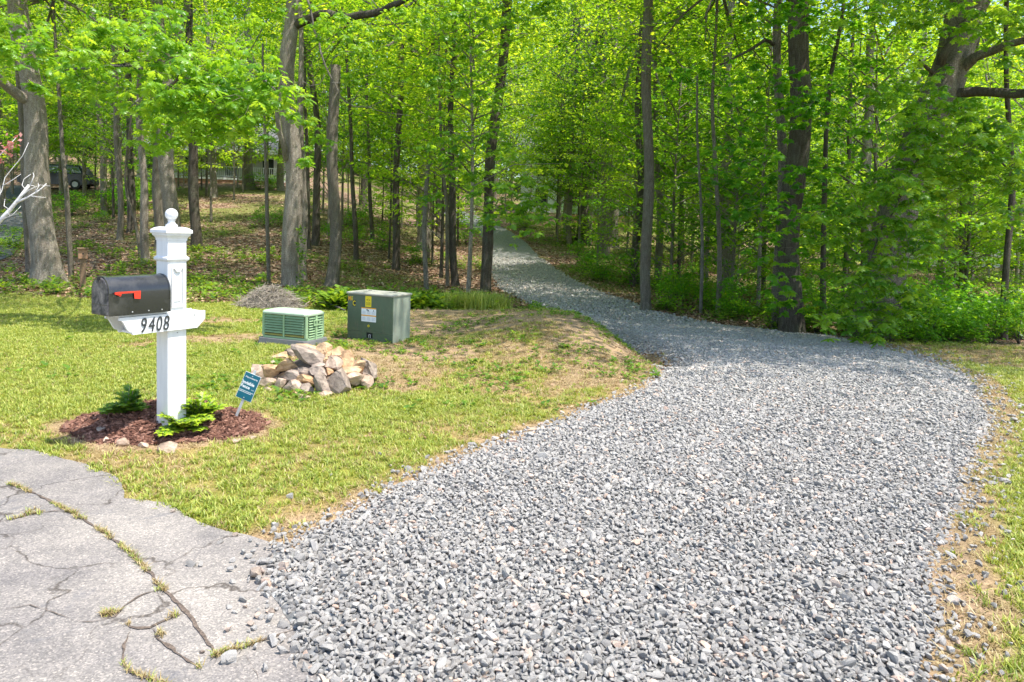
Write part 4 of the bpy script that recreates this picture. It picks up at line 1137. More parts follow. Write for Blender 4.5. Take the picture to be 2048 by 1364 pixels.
# right wood edge thicket and other shrubs
for i in range(46):
    px_ = 1330 + i * 16 + rnd.uniform(-10, 10); y = rnd.uniform(13.9, 15.6) if px_ > 1500 else rnd.uniform(15.5, 18) if px_ > 1430 else rnd.uniform(17.5, 22)
    x = (px_ - 1024) / FPX * y
    if blocked(x, y, .3): continue
    fill_tree('shrub', x, y, rnd.uniform(.45, .85), rnd.uniform(.7, 1.2), k=rnd.randrange(3) * 2 + 1 if rnd.random() < .8 else rnd.randrange(3) * 2); cnt['shrub'] += 1
for i in range(14):
    px_ = 1520 + i * 34; y = rnd.uniform(13.4, 13.9); x = (px_ - 1024) / FPX * y
    if blocked(x, y, .2): continue
    fill_tree('shrub', x, y, rnd.uniform(.28, .5), rnd.uniform(.6, 1.0), k=1 + 2 * (i % 3))
for i in range(60):
    y = rnd.uniform(18, 45); x = rnd.uniform(-.75, .8) * y
    if blocked(x, y, .6) or house_view(x, y, 0): continue
    if x < 0 and y < 26: continue
    fill_tree('shrub', x, y, rnd.uniform(.5, 1.0), rnd.uniform(.5, 1.0)); cnt['shrub'] += 1
for i in range(9):
    y = rnd.uniform(17.5, 26); x = rnd.uniform(.32, .8) * y
    fill_tree('under', x, y, rnd.uniform(.8, 1.1), rnd.uniform(.8, 1.2), rnd.uniform(-1, .2))
for x, y, l in ((-20.8, 46.5, -.2), (-18.2, 44.5, 0), (-22.8, 50, -.3), (-19.6, 49.5, 0), (-25.5, 47, -.4), (-29, 42, -.3), (-32.2, 44, -.3), (-27.5, 44, 0), (-36, 47, 0), (-16, 50, -.5), (-2.6, 25, -.2), (-3.4, 29, .2), (-4.6, 33, 0), (-2.9, 36, .4), (4.9, 27, .8), (6.2, 33, .6), (8.2, 29, .5), (4.3, 38, .4), (9.5, 36, .2), (11, 31, .0), (7, 24.5, .6), (-.2, 47, .2), (1.2, 50, -.3), (-7, 40, .8), (-9, 36, 1.0), (-12, 43, 1.0), (3.2, 47, -.6), (5.6, 49, -.9), (8.4, 50, -.6), (10.5, 47, 0), (6.8, 53, -.5), (4.4, 55, 0), (1.9, 56, -.5), (9.6, 54, -.4), (12, 52, -.3), (3.5, 36, .8), (7.6, 41, 1.2), (-1.6, 44, .2), (2.6, 41, .6), (-24, 49, .8), (-20.5, 47, 1.3), (-27.5, 45, .5), (-33, 45, -.5), (-30, 43, 0)):
    fill_tree('under', x, y, rnd.uniform(1.1, 1.5), rnd.uniform(1.1, 1.5), l)
for x, y in ((-3.9, 31), (4.6, 33), (-4.4, 40), (4.4, 24.5), (3.2, 42), (-4.5, 26.5)): fill_tree('canopy', x, y, .95, 1.0, -1.5)
for i in range(70):
    y = rnd.uniform(34, 66); x = rnd.uniform(-.75, .6) * y
    if blocked(x, y, .6) or house_view(x, y, 0) or (-26 < x < -14 and y > 54): continue
    fill_tree('shrub', x, y, rnd.uniform(.8, 1.5), rnd.uniform(.5, .9))
print('fill', cnt)

# distant wood mass closing the view
n = 26000
yy = rg.uniform(88, 125, n); xx = rg.uniform(-1, 1, n) * yy * .98; hz = H(xx, np.minimum(yy, 130)) + rg.random(n) ** .8 * (26 + 9 * fbm(xx * .05, yy * .05, 3))
CL = []
for i in range(4):
    q = np.random.default_rng(i).normal(size=(34, 3)) * np.array([.7, .7, .35])
    CL.append(leaves_mesh('leaf_cluster', q, rg.uniform(.28, .5, 34), L_kite(), M['leaf_canopy'], rg.uniform(0, 1, 34)))
scatter('distant_wood', np.column_stack([xx, yy, hz]), np.stack([xx * 0, xx * 0, rg.uniform(0, 6.28, n)], 1), rg.uniform(.8, 1.5, n), CL, 'far off mass of green treetops closing the view')

# ground cover
GC = [rosette('ground_cover_plant', 80 + i, M['leaf_cover'], 22, .16, .16, (.028, .075)) for i in range(5)]
n = 5600
yy = 15 + 26 * rg.random(n) ** 1.2; xx = rg.uniform(-.8, .8, n) * yy
k = (forest_f(xx, yy) > .3) & ~in_drive(xx, yy, .15) & ((fbm(xx * .35, yy * .35, 51) > .52) | ((yy < 18.5) & (rg.random(n) < .5)) | ((xx > 5) & (rg.random(n) < .5)))
xx = xx[k]; yy = yy[k]
scatter('ground_cover', np.column_stack([xx, yy, H(xx, yy)]), np.stack([xx * 0, xx * 0, rg.uniform(0, 6.28, len(xx))], 1), rg.uniform(.6, 1.7, len(xx)), GC, 'low green plants covering patches of the wood floor')
# weeds band behind the transformer box
n = 420; xx = rg.uniform(-4.2, -.4, n); yy = 15.9 + rg.normal(0, .35, n)
scatter('wood_edge_weeds', np.column_stack([xx, yy, H(xx, yy)]), np.stack([xx * 0, xx * 0, rg.uniform(0, 6.28, n)], 1), rg.uniform(1.2, 2.6, n), GC, 'leafy weeds along the wood edge behind the transformer box')
n = 260; xx = rg.uniform(-1.6, -.1, n); yy = 15.6 + rg.normal(0, .3, n)
TT2 = [tuft_mesh('tall_grass', 45 + i, M['grass_green'], 22, .4, .1, .006, .35) for i in range(3)]
scatter('tall_grass', np.column_stack([xx, yy, H(xx, yy)]), np.stack([xx * 0, xx * 0, rg.uniform(0, 6.28, n)], 1), rg.uniform(.7, 1.4, n), TT2, 'tall wispy grass at the dark trunk by the driveway mouth')

# ------------------------------------------------------------------ mailbox post
exec_part2 = True
PB = at_ground(343, 846)
AZ = math.radians(58)
post = empty('mailbox_post', (PB[0], PB[1], float(H(PB[0], PB[1]))), AZ)
post.scale = (.9, .9, .9); tag(post, 'white wooden mailbox post with ball finial and number board in the mulch bed', 'mailbox post')
hw = .083
mb = MB(); mb.box(-hw, hw, -hw, hw, -.15, 1.645, .004); mb.obj('shaft', M['white'], post)
mb = MB(); mb.loft_rect([(1.38, .016), (1.392, .004), (1.40, 0), (1.412, 0), (1.42, .008), (1.43, .018)], -hw - .015, hw + .015, -hw - .015, hw + .015); mb.obj('moulding', M['white'], post)
mb = MB(); mb.loft_rect([(1.555, .031), (1.572, .030), (1.585, .024), (1.60, .012), (1.612, .010), (1.618, 0), (1.642, 0), (1.652, .014), (1.66, .022), (1.668, .05)], -hw - .034, hw + .034, -hw - .034, hw + .034); mb.obj('cap', M['white'], post)
mb = MB(); pr = [(.045, 1.667), (.047, 1.685), (.036, 1.69), (.032, 1.70), (.026, 1.705), (.026, 1.718), (.032, 1.722)]
for i in range(13):
    a = -math.pi / 2 + .55 + (math.pi - .55) * i / 12; pr.append((max(.0005, .05 * math.cos(a)), 1.772 + .05 * math.sin(a)))
mb.lathe(pr, 28); mb.obj('finial', M['white'], post, smooth=True)
# raised panel on lit face: four bars + small ogee block
mb = MB(); y0 = -hw - .012
for q in ((-.055, -.043, 1.0, 1.335), (.043, .055, 1.0, 1.335), (-.043, .043, 1.323, 1.335), (-.043, .043, 1.0, 1.014)):
    mb.box(q[0], q[1], y0, -hw, q[2], q[3])
mb.obj('panel_trim', M['white'], post)
mb = MB(); mb.box(-.030, .030, -hw - .006, -hw + .0, 1.05, 1.285); mb.prism([(-.030, 1.32), (.030, 1.32), (.014, 1.296), (-.014, 1.296)], -hw - .02, -hw + .001); mb.obj('raised_panel', M['white'], post)
# arm boards
def arm_profile():
    P = [(.24, .955), (.24, .885), (.165, .812), (-.385, .812), (-.392, .832)]
    for i in range(11):   # ogee front
        t = i / 10; P.append((-.395 - .095 * t, .834 + .10 * (t - .95 * math.sin(2 * math.pi * t) / (2 * math.pi))))
    P += [(-.49, .955)]
    return P
for s in (-1, 1):
    mb = MB(); a, b = (-hw - .026, -hw - .003) if s < 0 else (hw + .003, hw + .026)
    mb.prism(arm_profile(), a, b); mb.obj('arm_board', M['white'], post)
mb = MB(); mb.box(-.37, -hw - .002, -hw, hw, .815, .832); mb.box(-.48, -hw - .002, -hw, hw, .957, .975); mb.box(hw + .002, .22, -hw, hw, .935, .953); mb.obj('shelf_board', M['white'], post)
MD = mat_plain('gunmetal', (.075, .08, .085), .4, .25, 60, metal=.6)
for ch, xx_ in zip('9408', (-.298, -.236, -.172, -.112)):
    me = text_mesh(ch, .170, .0035, .2, -.0002)
    vv = np.array([v.co[:] for v in me.vertices]); cxx = (vv[:, 0].min() + vv[:, 0].max()) / 2
    me.transform(Matrix.Translation((xx_, -hw - .0300, .824)) @ Matrix.Rotation(math.pi / 2, 4, 'X') @ Matrix.Diagonal((.62, 1, 1, 1)) @ Matrix.Translation((-cxx, 0, 0)))
    obj('digit', me, MD, post)
mb = MB(); 
for q in ((.14, .925), (-.0, .785)): mb.tube([(q[0], -hw - .026 if q[1] > .8 else -hw, q[1]), (q[0], (-hw - .030 if q[1] > .8 else -hw - .004), q[1])], .004, 8)
mb.obj('screw', MD, post)

# ------------------------------------------------------------------ mailbox
def metal_mat(name, col, rough, flake=True):
    m, t, b = nodes(name)
    n_ = noise(t, 900, 2); n2 = noise(t, 4, 5)
    c_ = ramp(t, n_, [(.4, col), (.75, tuple(v * 1.6 + .008 for v in col))])
    c_ = mix(t, ramp(t, n2, [(.5, (0, 0, 0)), (.75, (.25, .25, .25))]), c_, (.25, .24, .22))
    t.links.new(c_, b.inputs['Base Color']); b.inputs['Roughness'].default_value = rough; b.inputs['Metallic'].default_value = 0.0
    b.inputs['Coat Weight'].default_value = .4; b.inputs['Coat Roughness'].default_value = .15
    bump(t, b, n2, .05, .01)
    return m
M['box_black'] = metal_mat('black enamel', (.014, .015, .017), .22)
def door_mat():
    m, t, b = nodes('dirty door')
    co = N(t, 'ShaderNodeTexCoord').outputs['Object']
    n_ = noise(t, 9, 6, co, .7, .6); n2 = noise(t, 70, 4, co)
    c_ = ramp(t, n_, [(.40, (.02, .02, .022)), (.5, (.10, .09, .085)), (.62, (.22, .19, .17)), (.75, (.32, .29, .22))])
    c_ = mix(t, 1.0, c_, ramp(t, n2, [(.35, (.7, .7, .7)), (.65, (1.2, 1.2, 1.2))]), 'MULTIPLY')
    t.links.new(c_, b.inputs['Base Color']); b.inputs['Roughness'].default_value = .55; bump(t, b, n_, .3, .01)
    return m
M['door'] = door_mat()
M['red'] = mat_plain('red plastic', (.72, .045, .02), .35, .1, 12)
mroot = empty('mailbox', (PB[0], PB[1], float(H(PB[0], PB[1])) + .976 * .9), AZ); mroot.scale = (.9, .9, .9)
tag(mroot, 'large black metal mailbox with red flag mounted on the white post', 'mailbox')
W_, Hs, = .128, .175
def arch(x_, w_=W_, inset=0.0, n=14):
    p = [(x_, -w_ + inset, inset), (x_, -w_ + inset, Hs)]
    for i in range(1, n):
        a = math.pi - math.pi * i / n; p.append((x_, (w_ - inset) * math.cos(a), Hs + (w_ - inset) * math.sin(a)))
    p += [(x_, w_ - inset, Hs), (x_, w_ - inset, inset)]
    return p
mb = MB(); mb.loft([arch(-.56), arch(-.088)]); me = mb.mesh('body', False)
ob = obj('body', me, M['box_black'], mroot)
for p in me.polygons: p.use_smooth = abs(p.normal.x) < .5 and p.center.z > .02
me.set_sharp_from_angle(angle=math.radians(40))
mb = MB(); mb.loft([arch(-.576, W_ + .004, .008), arch(-.576, W_ + .004, 0), arch(-.55, W_ + .004, 0), arch(-.55, W_ + .004, .003)]); mb.obj('rim', M['box_black'], mroot)
mb = MB(); mb.loft([arch(-.582, W_ - .006, .012), arch(-.577, W_ - .006, .004), arch(-.5755, W_ - .006, .0)]); d_ = mb.obj('door', M['door'], mroot)
mb = MB(); mb.box(-.5845, -.582, -W_ + .012, W_ - .012, .082, .086); mb.obj('seam', M['box_black'], d_)
mb = MB(); mb.box(-.605, -.572, -.012, .012, Hs + W_ - .03, Hs + W_ - .006); mb.tube([(-.595, 0, Hs + W_ - .03), (-.598, 0, Hs + W_ - .055)], .008, 8); mb.obj('latch', M['box_black'], d_)
mb = MB(); mb.loft([arch(-.100, W_ + .003, 0), arch(-.0875, W_ + .003, 0)]); mb.obj('rear_rim', M['box_black'], mroot)
# flag on -Y side
mb = MB(); mb.box(-.525, -.34, -W_ - .014, -W_ - .009, .172, .186, .0); mb.prism([(-.392, .172), (-.34, .172), (-.342, .122), (-.390, .127)], -W_ - .0135, -W_ - .0095)
mb.prism([(-.545, .184), (-.51, .186), (-.495, .165), (-.505, .150), (-.522, .162), (-.545, .170)], -W_ - .026, -W_ - .0142); mb.tube([(-.51, -W_, .172), (-.51, -W_ - .03, .172)], .009, 10)
mb.obj('flag', M['red'], mroot)
MW = mat_plain('bright rivet', (.7, .7, .7), .3, .05, metal=.5)
for xx_ in (-.40, -.27, -.16):
    mb = MB(); mb.tube([(xx_, -W_, .022), (xx_, -W_ - .004, .022)], .005, 8); mb.obj('rivet', MW, mroot)

# ------------------------------------------------------------------ yard sign
sb = at_ground(470, 838)
MT = mat_plain('galvanised stake', (.55, .56, .57), .45, .08, 20, metal=.3)
M['teal'] = mat_plain('teal plate', (.0, .115, .17), .35, .06, 10)
M['signwhite'] = mat_plain('white print', (.8, .82, .82), .5, .02)
sgn = empty('yard_sign', sb); tag(sgn, 'small teal sign on a tilted metal stake at the right of the mulch', 'sign')
sgn.rotation_euler = (math.radians(-6), math.radians(20.5), math.radians(-4))
k = .93
mb = MB(); mb.box(-.011, .011, -.002, .002, -.1, .425); mb.box(-.011, -.008, .002, .010, -.1, .425); mb.obj('stake', MT, sgn)
mb = MB(); mb.box(-.068, .068, -.0052, -.0024, .172, .392, .0); pl = mb.obj('plate', M['signwhite'], sgn)
mb = MB(); mb.box(-.0655, .0655, -.0062, -.0053, .1745, .3895); mb.obj('panel', M['teal'], pl)
for s_, size, zz, b_ in (('Dog contained by', .0165, .350, .0003), ('Invisible', .0355, .297, .0011), ('Fence', .0355, .265, .0011)):
    me = text_mesh(s_, size, .0003, 0, b_, 'LEFT' if size > .02 else 'CENTER')
    me.transform(Matrix.Translation((0 if size < .02 else -.0625, -.0066, zz)) @ Matrix.Rotation(math.pi / 2, 4, 'X') @ Matrix.Diagonal((.93 if size > .02 else .9, 1, 1, 1)))
    obj('lettering', me, M['signwhite'], pl)
me = text_mesh('Brand', .0095, .0003); me.transform(Matrix.Translation((.033, -.0066, .265)) @ Matrix.Rotation(math.pi / 2, 4, 'X')); obj('lettering', me, M['signwhite'], pl)
mb = MB()
for zz, x1 in ((.240, .06), (.229, .045)):
    x = -.062
    while x < x1:
        w_ = rnd.uniform(.003, .009); mb.box(x, min(x + w_, x1), -.0068, -.0063, zz, zz + .0045); x += w_ + .0016
mb.obj('fine_print', M['signwhite'], pl)
mb = MB()
for zz in (.372, .190): mb.tube([(0, -.0062, zz), (0, -.0085, zz)], .0045, 8)
mb.obj('bolt', MT, pl)

# ------------------------------------------------------------------ evergreen shrubs
def yew(name, base, label, nb, L_, seed, bright, rise):
    r = random.Random(seed); V = []; F = []; A = []; st = MB()
    for b_ in range(nb):
        a = 2 * math.pi * b_ / nb + r.uniform(-.3, .3); el = rise * r.uniform(.4, 1.5); LL = L_ * r.uniform(.6, 1.15) * (1 if el < 1 else .9)
        pts_ = []; p = Vector((0, 0, .015)); d = Vector((math.cos(a) * math.cos(el), math.sin(a) * math.cos(el), math.sin(el)))
        n_ = 14
        for i in range(n_ + 1):
            pts_.append(p.copy()); d = (d + Vector((r.uniform(-.06, .06), r.uniform(-.06, .06), -.035))).normalized(); p = p + d * LL / n_
        st.tube(pts_[::2], .003, 4)
        subs = [(pts_, 0)]
        for j in range(5):
            i0 = 3 + 2 * j; sd = 1 if j % 2 else -1
            if i0 + 1 >= len(pts_): break
            dd_ = (pts_[i0 + 1] - pts_[i0]).normalized(); side = dd_.cross(Vector((0, 0, 1))).normalized() * sd
            q = pts_[i0].copy(); sp_ = [q.copy()]; e = (dd_ * .7 + side * .8).normalized()
            for _ in range(6): q = q + e * LL * .055; e = (e + Vector((0, 0, -.05))).normalized(); sp_.append(q.copy())
            subs.append((sp_, .1))
            st.tube(sp_[::3], .002, 3)
        for sp_, _ in subs:
            n2 = len(sp_) - 1
            for i in range(n2 * 3):
                t = (i + .5) / (n2 * 3); k_ = min(int(t * n2), n2 - 1); f = t * n2 - k_
                c_ = sp_[k_].lerp(sp_[k_ + 1], f); dd_ = (sp_[k_ + 1] - sp_[k_]).normalized()
                side = dd_.cross(Vector((0, 0, 1)));
                if side.length < .05: side = Vector((1, 0, 0))
                side.normalize(); upv = side.cross(dd_)
                for sg in (-1, 1):
                    nl = .042 * r.uniform(.7, 1.2) * (1.05 - .3 * t)
                    e = (side * sg * .85 + dd_ * .55 + upv * r.uniform(-.15, .35)).normalized(); wv = dd_ * .0042
                    kk = len(V); V += [c_ - wv, c_ + e * nl * .5 - wv * 1.2 + upv * .001, c_ + e * nl - upv * .004, c_ + e * nl * .5 + wv * 1.2, c_ + wv]
                    F.append((kk, kk + 1, kk + 2, kk + 3, kk + 4))
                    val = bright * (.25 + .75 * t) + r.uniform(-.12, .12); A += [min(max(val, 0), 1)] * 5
    root = empty(name, base); tag(root, label, 'shrub')
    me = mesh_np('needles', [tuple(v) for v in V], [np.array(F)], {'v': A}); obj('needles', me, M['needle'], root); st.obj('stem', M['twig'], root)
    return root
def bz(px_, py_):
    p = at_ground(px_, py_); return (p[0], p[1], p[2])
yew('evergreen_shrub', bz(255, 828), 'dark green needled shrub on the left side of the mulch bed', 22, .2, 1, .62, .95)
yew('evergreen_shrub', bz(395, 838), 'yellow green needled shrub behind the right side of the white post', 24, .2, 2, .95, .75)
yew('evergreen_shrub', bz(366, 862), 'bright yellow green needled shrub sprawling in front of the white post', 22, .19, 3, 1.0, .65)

# mulch
n = 9000
a = rg.uniform(0, 6.28, n); q = np.sqrt(rg.random(n)) * 1.06
xx = BED_C[0] + np.cos(a) * q * .76; yy = BED_C[1] + np.sin(a) * q * .50
k = (bed_r(xx, yy) < 1.0 + rg.normal(0, .04, n)) & ~poly_mask(APJ, xx, yy); xx = xx[k]; yy = yy[k]
def chip(seed):
    r = random.Random(seed); mb = MB(); a_, b_, c_ = .5, r.uniform(.12, .25), r.uniform(.05, .1)
    mb.loft([[(-a_, -b_ * .5, -c_), (-a_ * .9, b_ * .6, -c_), (-a_, b_ * .3, c_), (-a_ * .8, -b_ * .5, c_)], [(0, -b_, -c_), (0, b_, -c_), (0, b_ * .8, c_ * 1.3), (0, -b_ * .8, c_)], [(a_, -b_ * .4, -c_), (a_ * .8, b_ * .5, -c_), (a_ * .9, b_ * .3, c_), (a_, -b_ * .3, c_)]])
    me = mb.mesh('mulch_chip'); me.materials.append(M['mulch']); return me
s = rg.uniform(.028, .075, len(xx)); r = np.stack([rg.normal(0, .35, len(xx)), rg.normal(0, .35, len(xx)), rg.uniform(0, 6.28, len(xx))], 1)
scatter('mulch', np.column_stack([xx, yy, H(xx, yy) + rg.uniform(0, .022, len(xx))]), r, s, [chip(i) for i in range(6)], 'reddish brown bark mulch heaped round the post')
# bed underlay disc so no lawn shows through
mb = MB(); rings = []
for rr_ in np.linspace(0.02, 1.02, 12):
    ring = []
    for j in range(48):
        a = 2 * math.pi * j / 48; x = BED_C[0] + .76 * rr_ * math.cos(a); y = BED_C[1] + .50 * rr_ * math.sin(a)
        ring.append((x, y, float(H(x, y)) + (.006 if rr_ < .97 else -.02)))
    rings.append(ring)
mb.loft(rings, cap=False); o = mb.obj('mulch_bed', mat_plain('mulch soil', (.10, .05, .035), .95, .5, 60, bumps=.8), smooth=True); tag(o, 'oval bed of dark mulch round the mailbox post', kind='structure')

# edging stones
def rock(px_, py_, wpx, hpx, tone, label, seed, hf=None, rz=None, name='rock', cat='rock', group=None, tilt=(0, 0), sink=.25, dep=.8):
    p = at_ground(px_, py_, hf); sc_ = p[1] / FPX
    w_ = wpx * sc_; h_ = hpx * sc_
    me = stone_mesh('rock', seed, M['rock_' + tone], 1.0, 16, 3, .022, .45, .8)
    vv = np.array([v.co[:] for v in me.vertices]); ext = vv.max(0) - vv.min(0); ce = (vv.max(0) + vv.min(0)) / 2
    me.transform(Matrix.Diagonal((w_ / ext[0], w_ * dep / ext[1], h_ * 1.15 / ext[2], 1)) @ Matrix.Translation(-Vector(ce)))
    o = obj(name, me, None, None, (p[0], p[1] + w_ * dep * .2, p[2] + h_ * (.5 - sink)), (tilt[0], tilt[1], rz if rz is not None else 0))
    tag(o, label, cat, group); return o
for i, (a, b, w_, h_, lab) in enumerate([(214, 884, 22, 12, 'small half buried edging stone at the left end of the mulch bed'), (243, 892, 28, 20, 'pale square edging stone, second from the left along the mulch'), (283, 894, 36, 12, 'flat sunken edging stone between the two larger ones'),
                             (333, 905, 40, 26, 'largest pale edging stone, in front of the white post'), (473, 886, 22, 10, 'little edging stone at the right front of the mulch'), (503, 880, 20, 9, 'low stone at the right tip of the mulch bed'), (206, 862, 30, 9, 'shaded flat stone in the shadow strip at the left of the bed')]):
    rock(a, b, w_, h_, 'pale' if i != 6 else 'grey', lab, 500 + i, group='edging stones of the mulch bed', rz=rnd.uniform(-.3, .3), name='edging_stone', cat='stone')

# ------------------------------------------------------------------ rock pile
PC = at_ground(636, 772); PC = np.array([PC[0], PC[1] + .26])
def pile_h(x, y):
    r = np.sqrt(((np.asarray(x) - PC[0]) / .64) ** 2 + ((np.asarray(y) - PC[1]) / .60) ** 2)
    return H(x, y) + .33 * np.clip(1 - r ** 1.7, 0, 1)
mb = MB(); rings = []
for rr_ in np.linspace(.02, 1, 10):
    rings.append([(PC[0] + .64 * .86 * rr_ * math.cos(a), PC[1] + .52 * .86 * rr_ * math.sin(a), float(pile_h(PC[0] + .64 * .86 * rr_ * math.cos(a), PC[1] + .52 * .86 * rr_ * math.sin(a))) - .025) for a in [2 * math.pi * j / 28 for j in range(28)]])
mb.loft(rings, cap=False); o = mb.obj('earth_heap', mat_plain('pile soil', (.17, .12, .085), .95, .4, 20, bumps=.8), smooth=True); tag(o, 'earth core under the heap of rocks', kind='structure')
RK = [  # zoom coords (2021x1364 of region 470..870, 540..810): cx, cy, w, h, tone, tilt, label
 (745, 905, 340, 140, 'grey', .12, 'big flat triangular grey slab on top of the rock pile'),
 (700, 795, 220, 55, 'tan', .05, 'long thin tan rock along the upper back of the pile'),
 (890, 805, 150, 100, 'tan', .3, 'tan rock at the very top of the pile, right of the long thin one'),
 (565, 845, 160, 95, 'grey', -.2, 'grey rock at the upper left, tucked beside the top slab'),
 (450, 890, 140, 75, 'tan', -.15, 'tan angular rock at the upper left shoulder of the pile'),
 (1020, 850, 140, 95, 'tan', .35, 'tan rock on the upper right shoulder, behind the rounded one'),
 (1115, 915, 165, 140, 'tan', .1, 'rounded tan boulder high on the right of the pile'),
 (940, 880, 60, 70, 'tan', .0, 'small tan rock wedged right of the top slab'),
 (385, 945, 90, 45, 'pale', -.1, 'little pinkish rock at the far left shoulder'),
 (510, 970, 230, 100, 'tan', -.25, 'long tan rock slanting under the left of the top slab'),
 (360, 1045, 165, 130, 'tan', .1, 'cream rock standing on the left flank of the pile'),
 (245, 1075, 140, 190, 'pale', -.35, 'pale leaning slab at the far left foot of the pile'),
 (315, 1150, 150, 110, 'pale', .1, 'broad pale rock at the lower left foot'),
 (320, 1215, 90, 50, 'pale', 0, 'small pale rock at the lowest left corner'),
 (540, 1075, 210, 90, 'grey', -.05, 'long grey rock in the middle left tier'),
 (690, 1040, 150, 85, 'grey', .15, 'grey wedge just below the top slab'),
 (695, 1115, 160, 100, 'tan', -.08, 'tan faceted rock at the centre left'),
 (850, 1035, 160, 85, 'grey', .1, 'dark grey rock at the centre below the top slab'),
 (840, 975, 110, 50, 'grey', -.1, 'small grey rock under the right tip of the top slab'),
 (990, 965, 150, 110, 'pale', .45, 'pale sloping rock right of centre'),
 (955, 1025, 75, 50, 'tan', .0, 'small tan rock in the middle of the pile'),
 (1160, 1030, 190, 80, 'tan', -.05, 'flat tan rock on the right middle tier'),
 (1240, 1000, 120, 170, 'tan', .9, 'upright tan slab leaning on the right side'),
 (1340, 1005, 170, 140, 'grey', .3, 'grey rock at the far right of the pile'),
 (1170, 1115, 185, 110, 'pale', -.3, 'pale brown faceted rock at the lower right'),
 (1300, 1125, 150, 95, 'pale', -.55, 'slanted pinkish rock at the right foot of the pile'),
 (885, 1170, 175, 230, 'grey', .02, 'large upright grey green rock at the front centre'),
 (1045, 1170, 210, 230, 'grey', .45, 'large dark grey slab leaning at the front right of centre'),
 (450, 1160, 100, 90, 'pale', .1, 'squat pale rock in the lower left row'),
 (580, 1185, 180, 120, 'pale', -.05, 'broad pinkish grey rock in the bottom row left of centre'),
 (725, 1205, 120, 90, 'grey', .05, 'small grey rock in the bottom row beside the upright one'),
 (560, 1238, 120, 40, 'tan', 0, 'low tan stone at the very bottom left of centre'),
 (680, 1290, 140, 45, 'pale', .0, 'flat pale stone lying apart in front of the pile'),
 (910, 925, 40, 70, 'tan', .2, 'sliver of tan rock beside the tip of the top slab'),
 (880, 1265, 150, 55, 'pale', .05, 'low brown rock at the foot of the upright grey one'),
]
for i, (zx, zy, zw, zh, tone, tl, lab) in enumerate(RK):
    px_, py_ = 470 + zx / 5.0525, 540 + (zy + zh * .25) / 5.0525
    front = zy / 1300
    rock(px_, py_, zw / 5.05 * 1.22, zh / 5.05 * 1.22, tone, lab, 700 + i, pile_h, rz=rnd.uniform(-.2, .2), group='rocks of the pile', tilt=(rnd.uniform(-.15, .15) - (.25 if i == 0 else 0), tl), sink=.28 if i != 0 else .15, dep=rnd.uniform(.7, .95))
rock(1065, 862, 26, 10, 'pale', 'lone flat grey stone in the grass beside the gravel, right of the mailbox', 990, sink=.4)

# ------------------------------------------------------------------ green louvred cabinet on pad
def paint_mat(name, col, dirt, dz, rough=.5):
    m, t, b = nodes(name)
    co = N(t, 'ShaderNodeTexCoord').outputs['Object']; n_ = noise(t, 7, 6, co, .7); n2 = noise(t, 30, 4, co, .6, 0, (1, 1, .25))
    c_ = ramp(t, n_, [(.35, tuple(v * .88 for v in col)), (.65, tuple(v * 1.08 for v in col))])
    c_ = mix(t, ramp(t, n2, [(.56, (0, 0, 0)), (.72, (dz,) * 3)]), c_, dirt)
    t.links.new(c_, b.inputs['Base Color']); b.inputs['Roughness'].default_value = rough; bump(t, b, n_, .06, .01)
    return m
M['mint'] = paint_mat('mint enamel', (.30, .45, .25), (.42, .36, .10), .35)
M['mint_top'] = paint_mat('faded mint lid', (.42, .53, .38), (.5, .5, .42), .2, .55)
M['rustskirt'] = paint_mat('dirt stained skirt', (.42, .36, .09), (.30, .2, .05), .8)
M['padgrey'] = paint_mat('grey plastic pad', (.16, .16, .165), (.28, .24, .18), .5, .8)
nc = at_ground(613, 695)
gen = empty('utility_cabinet', (nc[0], nc[1], float(H(nc[0], nc[1])) + .085), math.radians(160))
tag(gen, 'low pale green louvred cabinet with rounded lid on a grey pad', 'utility cabinet')
# local: +X runs along long face to the left/back, -Y ... build with near corner at origin; long face on y=0 side facing viewer
Lg, Wg, Hg = .74, .40, .355
# rot 160deg: local x -> (-.94,.34); local y -> (-.34,-.94) so cabinet body extends to -y
def gbox(nm, x0, x1, y0, y1, z0, z1, m, b=0): 
    mb = MB(); mb.box(x0, x1, y0, y1, z0, z1, b); return mb.obj(nm, m, gen)
mb = MB(); mb.loft_rect([(0.0, .0), (.02, -.006), (.03, .006), (Hg - .03, .012)], .012, Lg - .012, -Wg + .012, -.012, .03); mb.obj('core', mat_plain('louvre gap shade', (.05, .07, .05), .8), gen)  # near-black core colour stands in for the shade between the louvres
mb = MB(); mb.loft_rect([(0, 0), (.022, 0), (.028, .005)], 0, Lg, -Wg, 0, .035); mb.obj('base_rim', M['mint'], gen)
mb = MB(); mb.loft_rect([(Hg - .035, .0), (Hg - .028, -.012), (Hg - .008, -.012), (Hg + .006, -.002), (Hg + .016, .02), (Hg + .022, .06)], 0, Lg, -Wg, 0, .05); lid = mb.obj('lid', M['mint_top'], gen)
for x0 in (.0, Lg - .05):
    for y0 in (-.05, -Wg):
        mb = MB(); xa, xb = x0, x0 + .05; mb.loft_rect([(.028, 0), (Hg - .034, .004)], xa, xb, y0, y0 + .05, .014); mb.obj('corner_post', M['mint'], gen)
mb = MB(); mb.box(Lg / 2 - .012, Lg / 2 + .012, -.012, .004, .02, Hg - .034); mb.obj('mullion', M['mint'], gen)
nl = 8
